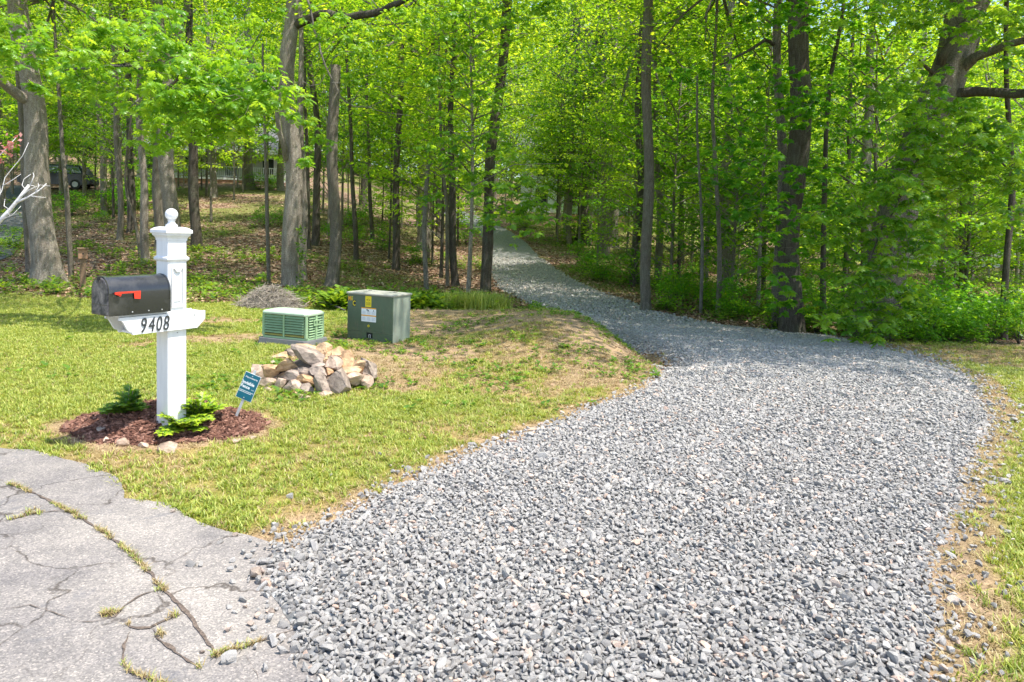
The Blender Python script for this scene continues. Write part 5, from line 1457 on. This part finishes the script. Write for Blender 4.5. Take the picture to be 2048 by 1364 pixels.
for k_ in range(nl):
    z = .035 + (Hg - .075) / nl * (k_ + .0); dz = (Hg - .075) / nl
    for x0, x1 in ((.052, Lg / 2 - .014), (Lg / 2 + .014, Lg - .052)):
        mb = MB(); mb.add([(x0, -.026, z + dz * .76), (x1, -.026, z + dz * .76), (x1, .006, z + dz * .18), (x0, .006, z + dz * .18), (x0, .001, z + dz * .10), (x1, .001, z + dz * .10), (x0, -.024, z + dz * .87), (x1, -.024, z + dz * .87)],
                          [(0, 1, 2, 3), (3, 2, 5, 4), (4, 5, 7, 6), (0, 3, 4, 6), (1, 7, 5, 2), (0, 6, 7, 1)])
        o = mb.obj('louvre', M['mint'] if k_ else M['rustskirt'], gen)
    for y0, y1 in ((-Wg + .052, -Wg / 2 - .022), (-Wg / 2 + .022, -.052)):
        mb = MB(); mb.add([(.020, y0, z + dz * .76), (.020, y1, z + dz * .76), (-.006, y1, z + dz * .18), (-.006, y0, z + dz * .18), (-.001, y0, z + dz * .10), (-.001, y1, z + dz * .10), (.024, y0, z + dz * .87), (.024, y1, z + dz * .87)],
                          [(0, 1, 2, 3), (3, 2, 5, 4), (4, 5, 7, 6), (0, 3, 4, 6), (1, 7, 5, 2), (0, 6, 7, 1)])
        mb.obj('louvre', M['mint'], gen)
mb = MB(); mb.box(-.010, .012, -Wg / 2 - .02, -Wg / 2 + .02, -.005, Hg - .034); mb.obj('end_strap', M['mint'], gen)
mb = MB(); za, zb = .185, .265
mb.box(-.018, -.004, -Wg / 2 - .065, -Wg / 2 + .065, za, za + .016); mb.box(-.018, -.004, -Wg / 2 - .065, -Wg / 2 + .065, zb - .016, zb)
for q in (-.065, .049, -.012): mb.box(-.018, -.004, -Wg / 2 + q, -Wg / 2 + q + (.024 if q == -.012 else .016), za + .0161, zb - .0161)
mb.obj('latch_frame', M['mint'], gen)
mb = MB(); mb.box(-.0035, .012, -Wg / 2 - .05, -Wg / 2 + .05, za + .016, zb - .016); mb.obj('latch_recess', mat_plain('recess', (.12, .16, .1), .7), gen)
mb = MB(); mb.loft_rect([(-.12, -.06), (-.004, -.045)], 0, Lg, -Wg, 0, .06)
pad = obj('cabinet_pad', mb.mesh('cabinet_pad'), M['padgrey'], None, gen.location, gen.rotation_euler); tag(pad, 'dark grey plastic pad under the green louvred cabinet', 'pad')

# ------------------------------------------------------------------ transformer box
tcx = at_ground(785, 688)
tr = empty('transformer_box', (tcx[0], tcx[1], float(H(tcx[0], tcx[1])) - .02), math.radians(154))
tag(tr, 'tall dark green transformer box with yellow and white warning stickers', 'transformer')
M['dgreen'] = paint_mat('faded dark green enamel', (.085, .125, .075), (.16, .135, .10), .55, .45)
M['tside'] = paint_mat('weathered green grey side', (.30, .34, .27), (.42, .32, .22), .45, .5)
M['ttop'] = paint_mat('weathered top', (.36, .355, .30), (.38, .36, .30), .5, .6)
Lt, Wt, Ht = .80, .43, .70
mb = MB(); mb.box(.012, Lt - .012, -Wt, -.004, -.1, Ht - .02); mb.obj('tank', M['tside'], tr)
mb = MB(); mb.box(.003, Lt - .003, -.0045, .010, .158, Ht - .030); fr = mb.obj('hood', M['dgreen'], tr)
mb = MB(); mb.box(.003, Lt / 2 - .055, -.0045, .004, -.1, .150); mb.box(Lt / 2 + .055, Lt - .003, -.0045, .004, -.1, .150); mb.box(Lt / 2 - .055, Lt / 2 + .055, -.0045, .004, -.1, .066); mb.box(Lt / 2 - .055, Lt / 2 + .055, -.0045, .004, .142, .150); mb.obj('sill_panel', M['dgreen'], tr)
mb = MB(); mb.box(-.0, .0118, -Wt + .01, -.005, -.1, Ht - .021); mb.obj('side_panel', M['tside'], tr)
mb = MB(); mb.box(Lt / 2 - .055, Lt / 2 + .055, -.0040, -.003, .066, .142); mb.obj('lock_recess', mat_plain('black recess', (.01, .012, .01), .8), tr)
mb = MB(); pts_ = [(Lt / 2 - .018 + 0 * 1, -.0, .078)] ; 
mb.tube([(Lt / 2 - .016, .006, .070), (Lt / 2 - .016, .006, .108), (Lt / 2 - .008, .006, .118), (Lt / 2 + .004, .006, .118), (Lt / 2 + .012, .006, .108), (Lt / 2 + .012, .006, .070)], .0045, 6); mb.obj('padlock_shackle', MT, tr)
mb = MB(); mb.loft_rect([(Ht - .019, .0), (Ht - .002, -.004), (Ht + .008, .002), (Ht + .012, .02)], -.012, Lt + .012, -Wt - .01, .022, .004); mb.obj('roof', M['ttop'], tr)
for a in (.17, .62):
    mb = MB(); mb.box(a - .03, a + .03, -Wt * .65 - .01, -Wt * .65 + .01, Ht + .0121, Ht + .018); mb.obj('lifting_lug', mat_plain('dark lug', (.1, .1, .09), .7), tr)
M['yel'] = mat_plain('yellow sticker', (.78, .62, .01), .5, .04, 30)
M['ora'] = mat_plain('orange band', (.80, .36, .02), .5, .04, 30)
M['blk'] = mat_plain('black print', (.02, .02, .02), .6, .05)
M['gryp'] = mat_plain('grey print', (.42, .45, .52), .6, .1)
def stick(nm, cx_, cz_, w_, h_, m, par, y=.0108, d=.0006):
    mb = MB(); X = Lt - cx_; mb.box(X - w_ / 2, X + w_ / 2, y, y + d, cz_ - h_ / 2, cz_ + h_ / 2); return mb.obj(nm, m, par)
# cx measured from the left end of the front face
yst = stick('warning_sticker', .375, .59, .107, .155, M['yel'], fr)
wst = stick('hazard_label', .385, .40, .26, .20, M['signwhite'], fr)
stick('orange_band', .385, .493, .26, .015, M['ora'], fr, .0116); stick('orange_band', .385, .388, .26, .017, M['ora'], fr, .0116)
for ax, az in ((.355, .48), (.375, .468)): stick('pictogram', ax, az - .01, .018, .02, M['blk'], fr, .0116)
for q in range(3):
    for z in (.452, .44, .428, .416, .36, .348, .336, .324):
        stick('fine_print', .30 + q * .085, z - (0 if z < .4 else .004), .058, .004, M['gryp'], fr, .0116)
stick('pictogram', .47, .462, .012, .016, M['blk'], fr, .0116)
mb = MB(); X = Lt - .375; Z = .612
for a_, b_ in (((-.02, 0), (0, .018)), ((0, .018), (.02, 0)), ((.02, 0), (0, -.018)), ((0, -.018), (-.02, 0))):
    mb.tube([(X - a_[0], .012, Z + a_[1]), (X - b_[0], .012, Z + b_[1])], .0016, 4)
for s_ in (-1, 1): mb.prism([(X + s_ * .034, Z), (X + s_ * .022, Z + .008), (X + s_ * .022, Z - .008)], .0116, .0122)
for q in range(7): mb.box(X - .04, X + .04, .0116, .0121, .535 + q * .007, .537 + q * .007)
mb.obj('sticker_print', M['blk'], fr)
def tlet(s_, cx_, cz_, size, m, par, back=None):
    me = text_mesh(s_, size, .0004, 0, .002, 'CENTER')
    me.transform(Matrix.Translation((Lt - cx_, .0124, cz_)) @ Matrix.Rotation(math.pi, 4, 'Z') @ Matrix.Rotation(math.pi / 2, 4, 'X') @ Matrix.Diagonal((.75, 1, 1, 1)))
    if back: stick('letter_plate', cx_, cz_ + size * .35, size * .55, size * .9, back, par)
    return obj('lettering', me, m, par)
tlet('M', .040, .585, .09, M['ora'], fr); tlet('E', .085, .59, .075, M['yel'], fr); tlet('C', .122, .515, .10, M['yel'], fr, M['blk'])
mb = MB(); mb.tube([(Lt - .385, .010, .24), (Lt - .385, .0125, .24)], .018, 16); o = mb.obj('round_sticker', M['yel'], fr)
mb = MB(); mb.tube([(Lt - .385, .0125, .24), (Lt - .385, .0132, .24)], .008, 12); mb.obj('round_sticker_centre', M['blk'], fr)

# ------------------------------------------------------------------ small box on post, bin, brush heap
M['cedar'] = mat_plain('cedar', (.36, .20, .12), .8, .25, 20, bumps=.3)
M['cedar_dark'] = mat_plain('old wood', (.22, .14, .085), .85, .25, 20, bumps=.3)
bb = at_ground(166, 574); k_ = bb[1] / FPX
bx = empty('bird_box', (bb[0], bb[1], float(H(bb[0], bb[1]))), math.radians(35)); tag(bx, 'little wooden nest box on a brown post beside the left oak', 'bird box')
mb = MB(); mb.box(-5 * k_, 5 * k_, -4 * k_, 4 * k_, -.1, 57 * k_, .004); mb.obj('post', M['cedar_dark'], bx)
mb = MB(); mb.box(-8 * k_, 8 * k_, -7 * k_, 7 * k_, 57.2 * k_, 76 * k_, .004); bd = mb.obj('box', M['cedar'], bx)
mb = MB(); mb.box(-10 * k_, 10 * k_, -10 * k_, 9 * k_, 76.2 * k_, 79 * k_, .004); mb.obj('roof', M['cedar_dark'], bx)
mb = MB(); mb.tube([(0, -7 * k_ - .001, 67 * k_), (0, -7 * k_ - .003, 67 * k_)], .02, 12); mb.obj('entrance_hole', M['blk'], bd)
b2 = at_ground(64, 534); k_ = b2[1] / FPX
cn = empty('lidded_bin', (b2[0], b2[1] + .5, float(H(b2[0], b2[1] + .5))), math.radians(20)); tag(cn, 'black bin with a pale end lying behind the thick left oak', 'bin')
mb = MB(); mb.loft([[(-10 * k_, -9 * k_, 0), (-10 * k_, 9 * k_, 0), (-10 * k_, 10 * k_, 20 * k_), (-10 * k_, 0, 25 * k_), (-10 * k_, -10 * k_, 20 * k_)], [(16 * k_, -9 * k_, 0), (16 * k_, 9 * k_, 0), (16 * k_, 10 * k_, 22 * k_), (16 * k_, 0, 27 * k_), (16 * k_, -10 * k_, 22 * k_)]]); mb.obj('body', mat_plain('black plastic', (.012, .012, .014), .5), cn)
mb = MB(); mb.loft([[(-13 * k_, -9 * k_, 0), (-13 * k_, 9 * k_, 0), (-13 * k_, 10 * k_, 22 * k_), (-13 * k_, 0, 27 * k_), (-13 * k_, -10 * k_, 22 * k_)], [(-10.1 * k_, -10 * k_, 0), (-10.1 * k_, 10 * k_, 0), (-10.1 * k_, 11 * k_, 22 * k_), (-10.1 * k_, 0, 28 * k_), (-10.1 * k_, -11 * k_, 22 * k_)]]); mb.obj('end_cap', mat_plain('pale plastic', (.5, .5, .42), .6), cn)

hb = at_ground(530, 618)
V = []; mb = MB(); rr = random.Random(5)
for i in range(900):
    a = rr.uniform(0, 6.28); q = rr.random() ** .55; x = math.cos(a) * q * .78; y = math.sin(a) * q * .5 + .35; z = .46 * max(0, 1 - q ** 1.5) + rr.uniform(-.03, .05)
    L_ = rr.uniform(.1, .42); d = Vector((rr.gauss(0, 1), rr.gauss(0, 1), rr.gauss(0, .35) - .1 * q)).normalized() * L_ / 2
    c_ = Vector((x, y, z)); m_ = c_ + Vector((rr.uniform(-.03, .03), rr.uniform(-.03, .03), rr.uniform(0, .04)))
    mb.tube([c_ - d, m_, c_ + d], [rr.uniform(.002, .006)] * 2 + [.0015], 3)
bp = empty('brush_pile', (hb[0], hb[1], float(H(hb[0], hb[1]))), 0); tag(bp, 'grey heap of dry twigs at the wood edge behind the green cabinet', 'brush pile')
o = mb.obj('twigs', mat_plain('dry twigs', (.36, .31, .26), .95, .35, 14), bp); o['kind'] = 'stuff'
mb = MB(); rings = []
for rr_ in np.linspace(.03, 1.05, 8): rings.append([(.8 * rr_ * math.cos(a), .5 * rr_ * math.sin(a) + .35, .42 * max(0, 1 - rr_ ** 1.5) - .03 + .04 * math.sin(a * 5 + rr_ * 9)) for a in [2 * math.pi * j / 24 for j in range(24)]])
mb.loft(rings, cap=False); mb.obj('core', mat_plain('dry core', (.13, .11, .09), .95, .5, 25, bumps=1.0), bp, smooth=True)
for i, (pa, pb_, lab) in enumerate([((625, 605), (690, 625), 'fallen branch lying between the green cabinet and the transformer box'), ((705, 605), (745, 585), 'short stick propped at the driveway mouth')]):
    if i == 1: pa, pb_ = (1015, 600), (1030, 588)
    A_ = Vector(at_ground(*pa)); B_ = Vector(at_ground(*pb_)); A_.z += .03; B_.z += .05
    mb = MB(); mb.tube([A_, A_.lerp(B_, .5) + Vector((0, .05, .05)), B_], [.035, .028, .015], 7); o = mb.obj('fallen_branch', M['bark_pale'], smooth=True); tag(o, lab, 'branch')

# bare pale shrub at the left border with red leaves
bs = empty('bare_shrub', (-4.9, 5.9, 0), 0); tag(bs, 'bare whitish branched shrub reaching in at the left border with one red sprig', 'shrub')
MP = mat_plain('lichened white bark', (.62, .60, .57), .9, .25, 25, bumps=.5)
def bl(pl, r0, r1, D=5.3):
    mb = MB(); q = [Vector(at_y(a, b, D + .02 * i)) - bs.location for i, (a, b) in enumerate(pl)]
    mb.tube(q, [r0 + (r1 - r0) * i / (len(q) - 1) for i in range(len(q))], 6, .1, int(pl[0][0]) + 9); mb.obj('branch', MP, bs, smooth=True)
bl([(-130, 560), (-60, 500), (-10, 452), (20, 420), (40, 395), (58, 370)], .022, .010)
bl([(33, 405), (55, 395), (75, 383), (84, 376), (93, 367)], .010, .003)
for pl in ([(-90, 520), (-40, 430), (-8, 405), (4, 380), (10, 355), (22, 340), (45, 312), (57, 285)], [(-8, 405), (0, 380), (-5, 350)], [(5, 372), (25, 360), (42, 348)], [(58, 370), (68, 372), (72, 380)], [(50, 378), (44, 370), (48, 358), (62, 348)],
           [(62, 392), (76, 394), (92, 395)], [(40, 395), (58, 380), (80, 370), (100, 372)], [(20, 420), (8, 412), (10, 398)], [(0, 440), (25, 430), (42, 412)], [(70, 385), (78, 372), (76, 366)], [(60, 372), (68, 352), (66, 345)], [(15, 425), (20, 432), (4, 440)]):
    bl(pl, .0055 if pl[0][0] < 0 else .0035, .0015)
bl([(-60, 380), (-20, 330), (10, 300), (35, 272)], .006, .002, 5.2)
P = []; yw = []
for i in range(70):
    t = rnd.random(); q = at_y(-25 + 62 * t + rnd.gauss(0, 4), 345 - 75 * t + rnd.gauss(0, 7), 5.2) + np.array([0, rnd.gauss(0, .03), 0]); P.append(q)
me = leaves_mesh('red_leaves', np.array(P) - np.array(bs.location), rg.uniform(.025, .045, len(P)), L_kite(), M['leaf_red'], rg.uniform(0, 1, len(P)), roll=.8, pitch=.6)
obj('red_leaves', me, None, bs)

# ivy climbing at the foot of the oak h
r_, b_, p_ = T['h']
P = []
for i in range(170):
    t = rnd.random(); P.append(at_y(604 + rnd.gauss(0, 5), 580 - 130 * t, b_[1] - .35 + rnd.gauss(0, .1)))
me = leaves_mesh('vine', np.array(P) - b_, rg.uniform(.06, .1, len(P)), L_maple(), M['leaf_cover'], rg.uniform(0, 1, len(P)), roll=.9, pitch=.6); obj('vine', me, None, r_)

# ------------------------------------------------------------------ cracks in the asphalt with grass
CRK = [([(20, 968), (50, 980), (100, 1003), (150, 1030), (215, 1070), (262, 1108), (290, 1135), (325, 1178), (352, 1205), (375, 1225), (395, 1255), (415, 1285), (432, 1312)], .016),
       ([(-20, 1050), (0, 1045), (60, 1030), (110, 1022), (150, 1025)], .010), ([(325, 1178), (285, 1190), (250, 1212), (232, 1235), (200, 1243), (150, 1245)], .011),
       ([(235, 1238), (260, 1255), (300, 1258), (330, 1242), (372, 1225)], .014), ([(300, 1258), (318, 1282), (345, 1300), (375, 1325), (400, 1335)], .016), ([(265, 1258), (250, 1290), (247, 1320), (262, 1345), (300, 1362), (340, 1375)], .010),
       ([(432, 1312), (445, 1305), (480, 1297), (520, 1283), (565, 1268), (600, 1255)], .014), ([(150, 1245), (100, 1225), (60, 1210), (0, 1222)], .004), ([(75, 1165), (120, 1155), (165, 1140)], .004), ([(200, 1000), (225, 1003), (250, 1001)], .005),
       ([(400, 1335), (430, 1325), (432, 1312)], .006), ([(180, 1180), (210, 1185), (260, 1183)], .003), ([(490, 1310), (505, 1340), (520, 1364)], .004), ([(410, 1175), (440, 1165), (480, 1158)], .003)]
tp = []
mb = MB()
for ci, (pl, w_) in enumerate(CRK):
    P = [Vector(CAMP + px_ray(*q) * ((0.012 - CAM_Z) / px_ray(*q)[2])) for q in pl]
    D = []
    for a, b in zip(P, P[1:]):
        n_ = max(2, int((b - a).length / .02))
        for i in range(n_): D.append(a.lerp(b, i / n_))
    D.append(P[-1]); vs = []; fs = []
    for i, p in enumerate(D):
        d = (D[min(i + 1, len(D) - 1)] - D[max(i - 1, 0)]).normalized(); s_ = Vector((-d.y, d.x, 0))
        wob = .012 * (fbm(p.x * 18, p.y * 18, 61) - .5) * 2
        ww = w_ * .42 * (.1 + 1.5 * float(vn(p.x * 25, p.y * 25, 63))) * min(1, i / 5, (len(D) - 1 - i) / 5 + .05)
        q = p + s_ * wob; vs += [(q.x - s_.x * ww, q.y - s_.y * ww, .0165), (q.x + s_.x * ww, q.y + s_.y * ww, .0165)]
        if i: k_ = 2 * i; fs.append((k_ - 2, k_ - 1, k_ + 1, k_))
        if w_ > .008 and vn(p.x * 6, p.y * 6, 65) > .57:
            for _ in range(3 if w_ > .013 else 2): tp.append((q.x + rnd.uniform(-1, 1) * ww * .8, q.y + rnd.uniform(-1, 1) * ww * .8))
    mb.add(vs, fs)
o = mb.obj('asphalt_cracks', M['crack']); tag(o, 'soil filled cracks running across the asphalt', kind='structure')
CT = [tuft_mesh('crack_tuft', 90 + i, M['grass_straw'] if i % 4 else M['grass_green'], 9, .015, .012, .0014, 1.3) for i in range(4)]
for q in ((220, 1232), (228, 1232), (212, 1236), (345, 1240), (320, 1275), (60, 1030), (75, 1028)):
    p = at_ground(*q)
    for _ in range(8): tp.append((p[0] + rnd.gauss(0, .014), p[1] + rnd.gauss(0, .012)))
tp = np.array(tp); n = len(tp)
scatter('crack_grass', np.column_stack([tp, np.full(n, .014)]), np.stack([tp[:, 0] * 0, tp[:, 0] * 0, rg.uniform(0, 6.28, n)], 1), rg.uniform(.6, 1.5, n), CT, 'little dry and green grass tufts growing in the asphalt cracks')
for i, (a, b, w_, lab) in enumerate([(403, 1307, 12, 'single dark stone lying on the asphalt left of the gravel'), (500, 1252, 15, 'dark pointed stone on the asphalt near the gravel edge'), (490, 1216, 10, 'small stone on the asphalt above the pointed one'), (508, 1158, 30, 'long flat grey stone at the gravel edge on the asphalt'),
                                     (542, 1228, 16, 'upright stone on the asphalt beside the gravel'), (515, 1237, 18, 'broad dark stone between the pointed and the upright one'), (470, 1072, 12, 'small pale stone on the asphalt below the grass edge'), (345, 1025, 10, 'tiny grey stone by the grass edge on the asphalt')]):
    rock(a, b, w_, w_ * .6, 'grey', lab, 600 + i, lambda x, y: np.where(np.asarray(x) > -99, .012, 0.), name='loose_stone', cat='stone', group='stones on the asphalt', sink=.05)

# ------------------------------------------------------------------ houses far back
M['siding'] = mat_plain('pale siding', (.62, .60, .54), .7, .06, 3)
M['siding_w'] = mat_plain('white siding', (.74, .75, .75), .6, .05, 3)
M['roofing'] = mat_plain('grey shingle', (.13, .13, .135), .9, .25, 6, bumps=.4, bscale=8)
M['glass'] = mat_plain('dark glass', (.03, .035, .04), .08, .1)
M['brick'] = mat_plain('brick', (.42, .22, .15), .85, .2, 9, bumps=.3)
M['brick2'] = mat_plain('lighter brick', (.50, .29, .20), .85, .2, 9, bumps=.3)
M['trimw'] = mat_plain('white trim', (.8, .8, .79), .5, .03)
def brick_wall(par, x0, x1, z0, z1, y, bw=.4, bh=.18, d=.1, name='brick'):
    shared = {}
    for k_ in range(2):
        mb = MB(); mb.box(-bw / 2 + .01, bw / 2 - .01, -d / 2, d / 2, -bh / 2 + .01, bh / 2 - .01); me = mb.mesh(name); me.materials.append(M['brick' if k_ else 'brick2']); shared[k_] = me
    r = 0; z = z0
    while z + bh <= z1 + .01:
        x = x0 + (bw / 2 if r % 2 else 0)
        while x + bw <= x1 + .01:
            o = bpy.data.objects.new(name, shared[rnd.randrange(2)]); COL.objects.link(o); o.parent = par; o.location = (x + bw / 2, y + rnd.uniform(-.01, .01), z + bh / 2); x += bw
        z += bh; r += 1
HP = at_y(425, 372, 56.0); hz = float(H(HP[0], 56.0)); hz = HP[2]
hs = empty('porch_house', (HP[0], 56, hz), math.radians(8)); tag(hs, 'pale single storey house with a white railed porch glimpsed up the slope at left', 'house')
mb = MB(); mb.box(-6.5, 5.5, 1.8, 9, -1.5, 3.0); wl = mb.obj('wall', M['siding'], hs)
mb = MB(); mb.prism([(-7, 2.95), (6, 2.95), (5.0, 5.4), (-6, 5.4)], 1.2, 1.35); mb.v = []; mb.f = []
mb.add([(-7, -.4, 3.03), (6, -.4, 3.03), (6, 9.5, 3.03), (-7, 9.5, 3.03), (-7, 4.7, 5.6), (6, 4.7, 5.6), (-7, -.4, 2.95), (6, -.4, 2.95), (6, 9.5, 2.95), (-7, 9.5, 2.95)], [(0, 1, 5, 4), (2, 3, 4, 5), (1, 2, 5), (3, 0, 4), (6, 7, 1, 0), (7, 8, 2, 1), (8, 9, 3, 2), (9, 6, 0, 3), (6, 9, 8, 7)])
mb.obj('roof', M['roofing'], hs)
mb = MB(); mb.box(-7.02, 6.02, -.5, -.405, 2.72, 3.08); mb.obj('fascia', M['trimw'], hs)
mb = MB(); mb.box(-3.5, 5.4, -.2, 1.79, .55, .72); mb.obj('porch_floor', M['trimw'], hs)
brick_wall(hs, -3.5, 5.3, -.35, .54, -.12)
for x in (-3.4, -.4, 2.6, 5.25):
    mb = MB(); mb.box(x - .07, x + .07, -.1, .04, .721, 2.72); mb.obj('porch_post', M['trimw'], hs)
mb = MB(); mb.box(-3.4, 5.25, -.06, .0, 1.58, 1.64); mb.box(-3.4, 5.25, -.06, .0, .82, .87); mb.obj('handrail', M['trimw'], hs)
bal = MB(); bal.box(-.02, .02, -.05, -.01, .871, 1.579); bme = bal.mesh('baluster'); bme.materials.append(M['trimw'])
x = -3.2
while x < 5.2:
    o = bpy.data.objects.new('baluster', bme); COL.objects.link(o); o.parent = hs; o.location = (x, 0, 0); x += .16
for x in (-5.2, -2.2, 1.0, 4.0):
    w0, w1, z0, z1 = x - .45, x + .45, 1.2, 2.5
    if x == 1.0: z0 = .73
    mb = MB(); mb.box(w0 - .08, w1 + .08, 1.72, 1.795, z0 - .06, z1 + .08); f_ = mb.obj('window' if x != 1.0 else 'door', M['trimw'], hs)
    mb = MB(); mb.box(w0, w1, 1.70, 1.72, z0, z1); mb.obj('pane', M['glass'], f_)
# second white house behind driveway, right of centre
HQ = at_y(1165, 432, 60.0)
h2 = empty('white_house', (HQ[0] + .5, 60, HQ[2]), math.radians(-6)); tag(h2, 'white sided house glimpsed through leaves above the driveway', 'house')
mb = MB(); mb.box(-6, 5, 0, 8, -1.5, 5.6); mb.obj('wall', M['siding_w'], h2)
mb = MB(); mb.add([(-6.5, -.5, 5.62), (5.5, -.5, 5.62), (5.5, 8.5, 5.62), (-6.5, 8.5, 5.62), (-6.5, 4, 8.4), (5.5, 4, 8.4)], [(0, 1, 5, 4), (2, 3, 4, 5), (1, 2, 5), (3, 0, 4), (0, 3, 2, 1)]); mb.obj('roof', M['roofing'], h2)
for x in (-4.2, -1.2, 2.6):
    for z0 in (.9, 3.4):
        mb = MB(); mb.box(x - .6, x + .6, -.07, -.002, z0 - .1, z0 + 1.5); f_ = mb.obj('window', M['trimw'], h2)
        mb = MB(); mb.box(x - .5, x + .5, -.09, -.071, z0, z0 + 1.4); mb.obj('pane', M['glass'], f_)
# low brick retaining wall
WQ = at_ground(1250, 458); WQ2 = at_ground(1150, 440)
wr = empty('retaining_wall', (WQ[0], WQ[1], float(H(WQ[0], WQ[1])) - .1), math.radians(172)); tag(wr, 'low reddish brick garden wall beyond the trees right of the driveway', 'wall')
brick_wall(wr, 0, 4.6, 0, 1.1, 0, .45, .2, .25)
# pale shed / house at right
RQ = at_y(1905, 505, 48.0)
rh = empty('pale_house', (RQ[0], 48, RQ[2] - 1.2), math.radians(5)); tag(rh, 'cream building with a dark window showing through the trees at the right', 'house')
mb = MB(); mb.box(-1.6, 6, 0, 6, -.8, 2.9); mb.obj('wall', M['siding'], rh)
mb = MB(); mb.add([(-2, -.4, 2.92), (6.4, -.4, 2.92), (6.4, 6.4, 2.92), (-2, 6.4, 2.92), (-2, 3, 4.6), (6.4, 3, 4.6)], [(0, 1, 5, 4), (2, 3, 4, 5), (1, 2, 5), (3, 0, 4), (0, 3, 2, 1)]); mb.obj('roof', M['roofing'], rh)
for x in (-.6, 2.4):
    mb = MB(); mb.box(x - .5, x + .5, -.06, -.002, .7, 2.3); f_ = mb.obj('window', M['trimw'], rh)
    mb = MB(); mb.box(x - .4, x + .4, -.08, -.061, .8, 2.2); mb.obj('pane', M['glass'], f_)
# dry stone wall at left
sw0 = at_ground(165, 368); sw1 = at_ground(235, 366)
sw = empty('dry_stone_wall', (sw0[0], sw0[1], float(H(sw0[0], sw0[1]))), math.atan2(sw1[1] - sw0[1], sw1[0] - sw0[0])); tag(sw, 'low dark dry stone wall on the slope at the upper left', 'wall')
Lw = math.hypot(sw1[0] - sw0[0], sw1[1] - sw0[1]); sms = [stone_mesh('stone', 800 + i, M['rock_grey'], .7, 10, 2, .02) for i in range(4)]
for r_i in range(2):
    x = 0
    while x < Lw:
        o = bpy.data.objects.new('stone', sms[rnd.randrange(4)]); COL.objects.link(o); o.parent = sw; s_ = rnd.uniform(.17, .26); o.scale = (s_, s_, s_); o.rotation_euler = (0, 0, rnd.uniform(0, 6)); o.location = (x, rnd.uniform(-.05, .05), .1 + r_i * .24 + float(H(sw0[0] + (sw1[0] - sw0[0]) * x / Lw, sw0[1] + (sw1[1] - sw0[1]) * x / Lw)) - float(H(sw0[0], sw0[1]))); x += s_ * 1.5

# neighbour's asphalt drive on far left
ND = [at_ground(*q) for q in ((-60, 520), (-10, 500), (8, 470), (18, 430), (30, 395), (45, 372))]; NDr = [at_ground(*q) for q in ((-20, 530), (28, 510), (42, 475), (52, 430), (62, 395), (75, 372))]
V = []; F = []
for i in range(40):
    t = i / 39 * 5; k_ = min(int(t), 4); f = t - k_
    a = ND[k_] * (1 - f) + ND[k_ + 1] * f; b = NDr[k_] * (1 - f) + NDr[k_ + 1] * f; a = a + (a - b) * .8
    for j in range(7):
        q = a + (b - a) * j / 6; V.append((q[0], q[1], float(H(q[0], q[1])) + .03))
    if i:
        for j in range(6): k2 = i * 7 + j; F.append((k2 - 7, k2 - 6, k2 + 1, k2))
me = bpy.data.meshes.new('side_drive'); me.from_pydata(V, [], F); o = obj('side_drive', me, mat_plain('dark asphalt', (.085, .09, .095), .9, .2, 5, bumps=.3)); tag(o, 'dark asphalt drive climbing at the left edge', kind='structure')

# parked car at upper left
CQ = at_y(118, 352, 48.0)
car = empty('parked_car', (CQ[0], 48, float(H(CQ[0], 48))), math.radians(12)); tag(car, 'dark car parked up the slope behind the left oak', 'car')
MC = mat_plain('dark car paint', (.02, .03, .045), .2, .05)
mb = MB(); prf = [(-2.2, .35), (-2.25, .8), (-1.5, 1.0), (-.9, 1.02), (1.9, 1.05), (2.2, .95), (2.25, .4), (2.0, .28), (-2.0, .28)]; mb.prism(prf, -.9, .9); mb.obj('body', MC, car)
mb = MB(); mb.loft([[(-1.3, -.85, 1.03), (1.95, -.85, 1.05), (1.95, .85, 1.05), (-1.3, .85, 1.03)], [(-.5, -.68, 1.62), (1.6, -.68, 1.62), (1.6, .68, 1.62), (-.5, .68, 1.62)], [(-.3, -.6, 1.68), (1.5, -.6, 1.68), (1.5, .6, 1.68), (-.3, .6, 1.68)]]); cb = mb.obj('cabin', MC, car)
mb = MB(); mb.add([(-.85, -.835, 1.1), (.3, -.845, 1.1), (.3, -.71, 1.56), (-.42, -.71, 1.56)], [(0, 1, 2, 3)]); mb.add([(.38, -.845, 1.1), (1.75, -.845, 1.1), (1.5, -.71, 1.56), (.38, -.71, 1.56)], [(0, 1, 2, 3)])
mb.v = [(a, b - .03, c_) for a, b, c_ in mb.v]; mb.obj('side_window', mat_plain('car glass', (.25, .3, .34), .1, .05), cb)
for x in (-1.4, 1.35):
    for y in (-.82, .82):
        mb = MB(); mb.tube([(x, y - .1, .33), (x, y + .1, .33)], .33, 18); wh = mb.obj('wheel', M['blk'], car)
        mb = MB(); mb.tube([(x, y - .115, .33), (x, y + .115, .33)], .19, 14); mb.obj('rim', MT, wh)

print('part count', len(sc.objects))
